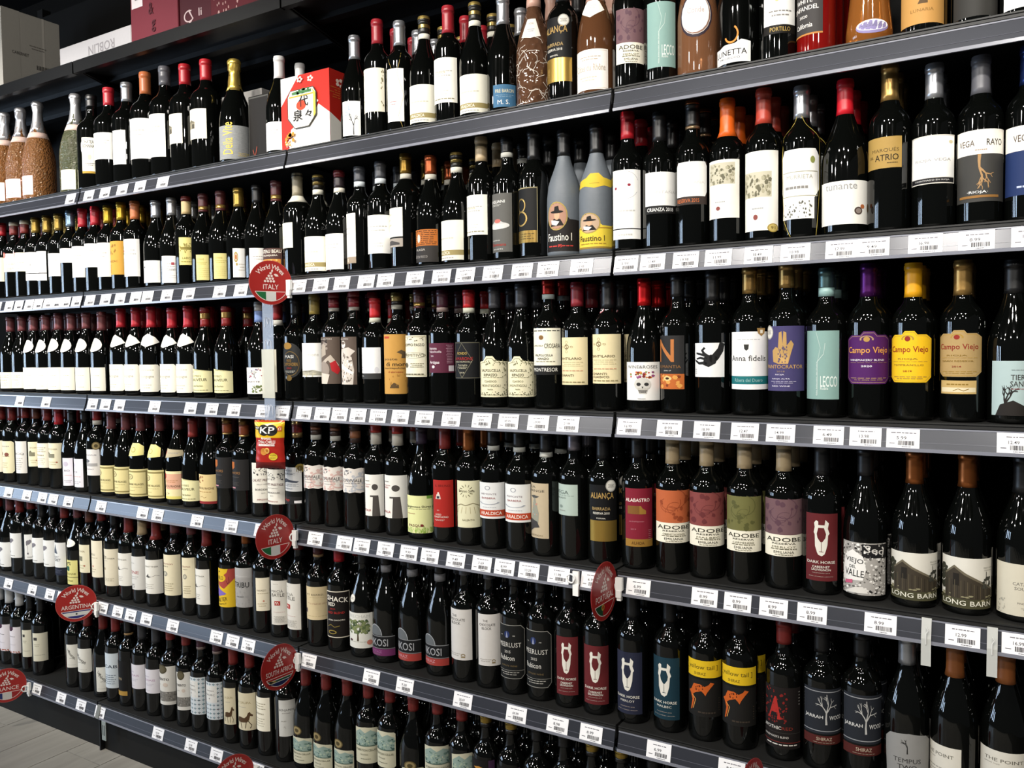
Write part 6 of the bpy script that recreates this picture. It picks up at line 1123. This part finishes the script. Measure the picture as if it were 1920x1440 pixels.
a = Art(); a.disc('#1a1714', .37, .80, .20, .115).disc('#1a1714', .62, .80, .21, .115).t('KP', .49, .80, .50, .13, '#f2f0ea', 0, .2).poly('#1a1714', [(.04, .82), (.24, .80), (.24, .87), (.04, .89)]).t('NEW', .14, .845, .14, .04, '#efe9d8').poly('#c0501c', [(.83, .78), (.95, .78), (.95, .88), (.83, .88)]).t('£1', .89, .83, .08, .06, '#f2e9c0')
a.t('Aromatic', .45, .635, .36, .06, '#f2eee4').t('THAI CHILLI', .45, .56, .62, .065, '#f2eee4').rect('#f2eee4', .16, .475, .74, .515).t('COATED PEANUTS', .45, .495, .54, .026, '#a8261c')
a.disc('#b8792c', .36, .36, .12, .075).disc('#d9a455', .48, .38, .09, .06).disc('#a86a24', .48, .38, .05, .035).disc('#c9b02c', .68, .26, .14, .075).lines(.58, .78, .22, .3, 3, '#4a3c14', .5)
V, F, Mi, cols = a.cut(16, 28)
me = bpy.data.meshes.new('print'); me.from_pydata([((x-.5)*(W_ - 2*edge(y)), -bulge(min(max(x, 0), 1), min(max(y, .001), .999)) - .0005 - z*1000*.00006, y*H_) for x, y, z in V], [], F); me.polygons.foreach_set('material_index', Mi)
for c in cols: me.materials.append(paper(c))
o = bpy.data.objects.new('print', me); S.collection.objects.link(o); o.parent = t
# ---------------------------------------------------------------- loose clips on the shelf edges
for x, w_, lab in ((1.617, .0165, 'clear plastic clip hanging left of the 12.99 ticket'), (1.722, .0165, 'clear plastic clip hanging right of the 12.99 ticket')):
    t = empty('strip_clip', (x, -.004, .818)); tag(t, lab, 'clip', 'clear clips on the fourth shelf edge')
    m = MB(); m.prism([(-.0008, 0), (.0, .050), (.012, .0855), (.0135, .0855), (.002, .050), (.0008, 0)], 0, w_); m.build('hanger', [clear('#cfd0cb', .75, .2)], t)
    m = MB(); m.tube([(w_/2, -.0004, .072), (w_/2 + .004, -.001, .066), (w_/2, -.0012, .060), (w_/2, -.0014, .040)], .0012, 6); m.build('hook', [clear('#e8e8e4', .8, .1)], t)
t = empty('strip_clip', (.906, -.006, .879)); tag(t, 'white plastic ring clip left of the PORTUGAL sign', 'clip')
m = MB(); m.box(-.006, .009, -.002, .004, -.010, .020); m.box(-.005, .009, -.004, .002, -.036, -.010); m.build('clip_base', [WHITE], t)
m = MB(); m.tube([(-.008 + .010*cos(q), -.006, .004 + .010*sin(q)) for q in [radians(k*20) for k in range(19)]], .0022, 6); m.build('clip_ring', [WHITE], t)
t = empty('strip_clip', (-.985, .0, .12)); tag(t, 'grey joint clip on the bottom shelf edge by the kick plate', 'clip')
m = MB(); m.prism([(-.004, .006), (.009, .049), (.014, .049), (-.0005, .006)], -.012, .007); m.build('cover', [mat('#77776f', .5)], t)
t = empty('strip_clip', (-.948, -.003, .055)); tag(t, 'grey slotted hanger below the first ticket of the bottom shelf', 'clip')
m = MB(); m.box(-.012, .012, 0, .003, 0, .068); chamfer(m.build('hanger', [mat('#8c9490', .4)], t), .001)
m = MB(); m.box(-.006, -.003, -.0004, 0, .018, .055); m.box(.003, .006, -.0004, 0, .018, .055); m.build('slots', [BLACK], t)
# ---------------------------------------------------------------- boxes on the canopy shelf
def carton(name, x0, x1, y0, y1, z0, z1, col, label, art=None, side=None, grp='cartons on the canopy shelf', cat='box'):
    t = empty(name, (x0, y0, z0)); tag(t, label, cat, grp); m = MB(); m.box(0, x1-x0, 0, y1-y0, 0, z1-z0); chamfer(m.build('box_body', [paper(col)], t), .002)
    if art: flat('printed_front', art, x1-x0, z1-z0, parent=t).location = (0, -.0002, 0)
    if side: 
        o = flat('printed_side', side, y1-y0, z1-z0, parent=t); o.rotation_euler = (0, 0, pi/2); o.location = (x1-x0 + .0002, 0, 0)
    return t
s = Art().rect('#a5a198', .0, .0, .3, 1).rect('#bdb8ae', .68, 0, .72, 1).t('CABERNET', .3, .52, .28, .035, '#55524e').lines(.45, .75, .6, .66, 2, '#77736c')
bar = [.56 + .009*k for k in range(38)]
for k, x in enumerate(bar):
    if k % 3: s.rect('#2c2a28', x, .385, x + .005 + .002*(k % 2), .435)
carton('cardboard_box', -1.88, -1.555, .06, .287, 2.4005, 2.735, '#a8a49b', 'large plain grey white carton at the far left of the canopy shelf', side=s)
carton('cardboard_box', -1.142, -.732, .04, .30, 2.4005, 2.485, '#b5b2b3', 'flat white carton lying beside the red boxes on the canopy shelf', Art().t('ROBLIN', .60, .52, .36, .38, '#8a8688', 180))
a = Art().rect('#d8cfcf', .03, .38, .27, .95).lines(.07, .24, .66, .9, 3, '#9a9494', .3)
for k in range(7): a.rect('#2c2a28', .11 + k*.017, .45, .118 + k*.017, .50)
a.t('&', .45, .33, .10, .11, '#4a1a22').t('g', .5, .16, .08, .11, '#4a1a22').ring('#5a2430', .7, .75, .2, .3, .04, 18, 120, 360)
carton('wine_carton', -.731, -.493, .04, .30, 2.4005, 2.74, '#6f2a34', 'dusky pink carton with white sticker on the canopy shelf', a)
carton('wine_carton', -.490, -.343, .045, .30, 2.4005, 2.74, '#3f121a', 'dark maroon carton with white script on the canopy shelf', Art().ring('#b9a5a4', .3, .15, .17, .055, .22, 18, 60, 330).stroke('#b9a5a4', [(.3, .20), (.42, .12), (.30, .08)], .03).t('li', .66, .16, .10, .07, '#b9a5a4'))
carton('wine_carton', -.340, -.090, .04, .30, 2.4005, 2.74, '#4c0f18', 'crimson carton with scribbled pattern on the canopy shelf', Art().blobs(['#a88a84'], .05, .08, .5, .9, 60, .008, .02, 4, 1.4))
# ---------------------------------------------------------------- boxes on the top bottle shelf
Z = LZ['A'] + .0522
carton('cardboard_box', -1.27, -1.155, .165, .36, Z, Z + .19, '#5f5b55', 'dull grey carton behind the patterned clear magnum', grp='cartons behind the top shelf bottles')
carton('cardboard_box', -.60, -.36, .25, .41, Z, Z + .295, '#8f8d8a', 'pale grey carton behind the gold foiled bottle', Art().rect('#77756f', 0, .86, 1, .875).rect('#77756f', 0, .83, 1, .84).t('FRAGILE', .5, .45, .5, .06, '#6a6864').rect('#a3a19c', .3, .0, .42, 1), grp='cartons behind the top shelf bottles')
t = carton('gift_box', -.232, -.142, .08, .17, Z, Z + .20, '#14110f', 'tall black gift box right of the gold foiled bottle', Art().frame('#4a4a46', .03, .02, .02).stroke('#8c4030', [(.2, .2), (.3, .08), (.4, .24)], .03), grp='gift boxes on the top bottle shelf')
def sake():
    a = Art('#c32a1e'); W = '#f4f1ea'
    a.poly(W, [(0, 1), (0, .62), (.38, 1)]).poly(W, [(.15, 0), (.55, 0), (1, 0), (1, .12), (.62, .5), (.2, .28)]).poly(W, [(.6, 0), (1, 0), (1, .42), (.78, .56), (.55, .3)])
    for x, y in ((.62, .92), (.72, .6), (.14, .14), (.42, .93)):
        for k in range(5): a.disc('#f2d9cc', x + .04*cos(k*1.257), y + .028*sin(k*1.257), .022, .016, 8)
    a.poly('#4a463c', [(.22, .80), (.70, .80), (.76, .72), (.76, .42), (.6, .28), (.3, .28), (.16, .42), (.16, .72)]).poly(W, [(.23, .79), (.69, .79), (.745, .715), (.745, .43), (.59, .29), (.31, .29), (.175, .43), (.175, .715)])
    a.rect('#4a7a4a', .26, .735, .66, .775).blobs(['#3a6a3c'], .28, .74, .64, .79, 10, .03, .05, 3, .5).rect('#b8a23a', .2, .70, .72, .72).poly('#d8c84e', [(.66, .79), (.745, .715), (.745, .43), (.70, .39), (.70, .72)])
    a.disc('#d4452a', .45, .58, .10, .065).t('代', .50, .63, .20, .15, '#1d1a18').t('々', .60, .45, .14, .10, '#1d1a18').t('泉', .38, .45, .20, .15, '#1d1a18').blobs(['#c8862c'], .08, .08, .3, .22, 8, .03, .05).t('TOJI', .2, .06, .16, .07, W)
    return a
def sakeside():
    a = Art('#b8241a'); a.poly('#f0ede4', [(.45, 1), (1, 1), (1, .72)]).poly('#f0ede4', [(0, .42), (1, .12), (1, 0), (0, 0)]).lines(0, 1, .62, .78, 5, '#c8602c', .4)
    for k in range(5): a.disc('#f2d9cc', .3 + .09*cos(k*1.257), .84 + .04*sin(k*1.257), .05, .025, 8)
    return a.disc('#f0ede4', .62, .5, .3, .13).disc('#8c1f18', .62, .5, .24, .10).lines(.45, .8, .44, .56, 4, '#f0ede4', .5)
carton('gift_box', -.038, .148, .03, .165, Z, Z + .205, '#c32a1e', 'red and white gift carton with brush lettering among the top shelf bottles', sake(), sakeside(), grp='gift boxes on the top bottle shelf')
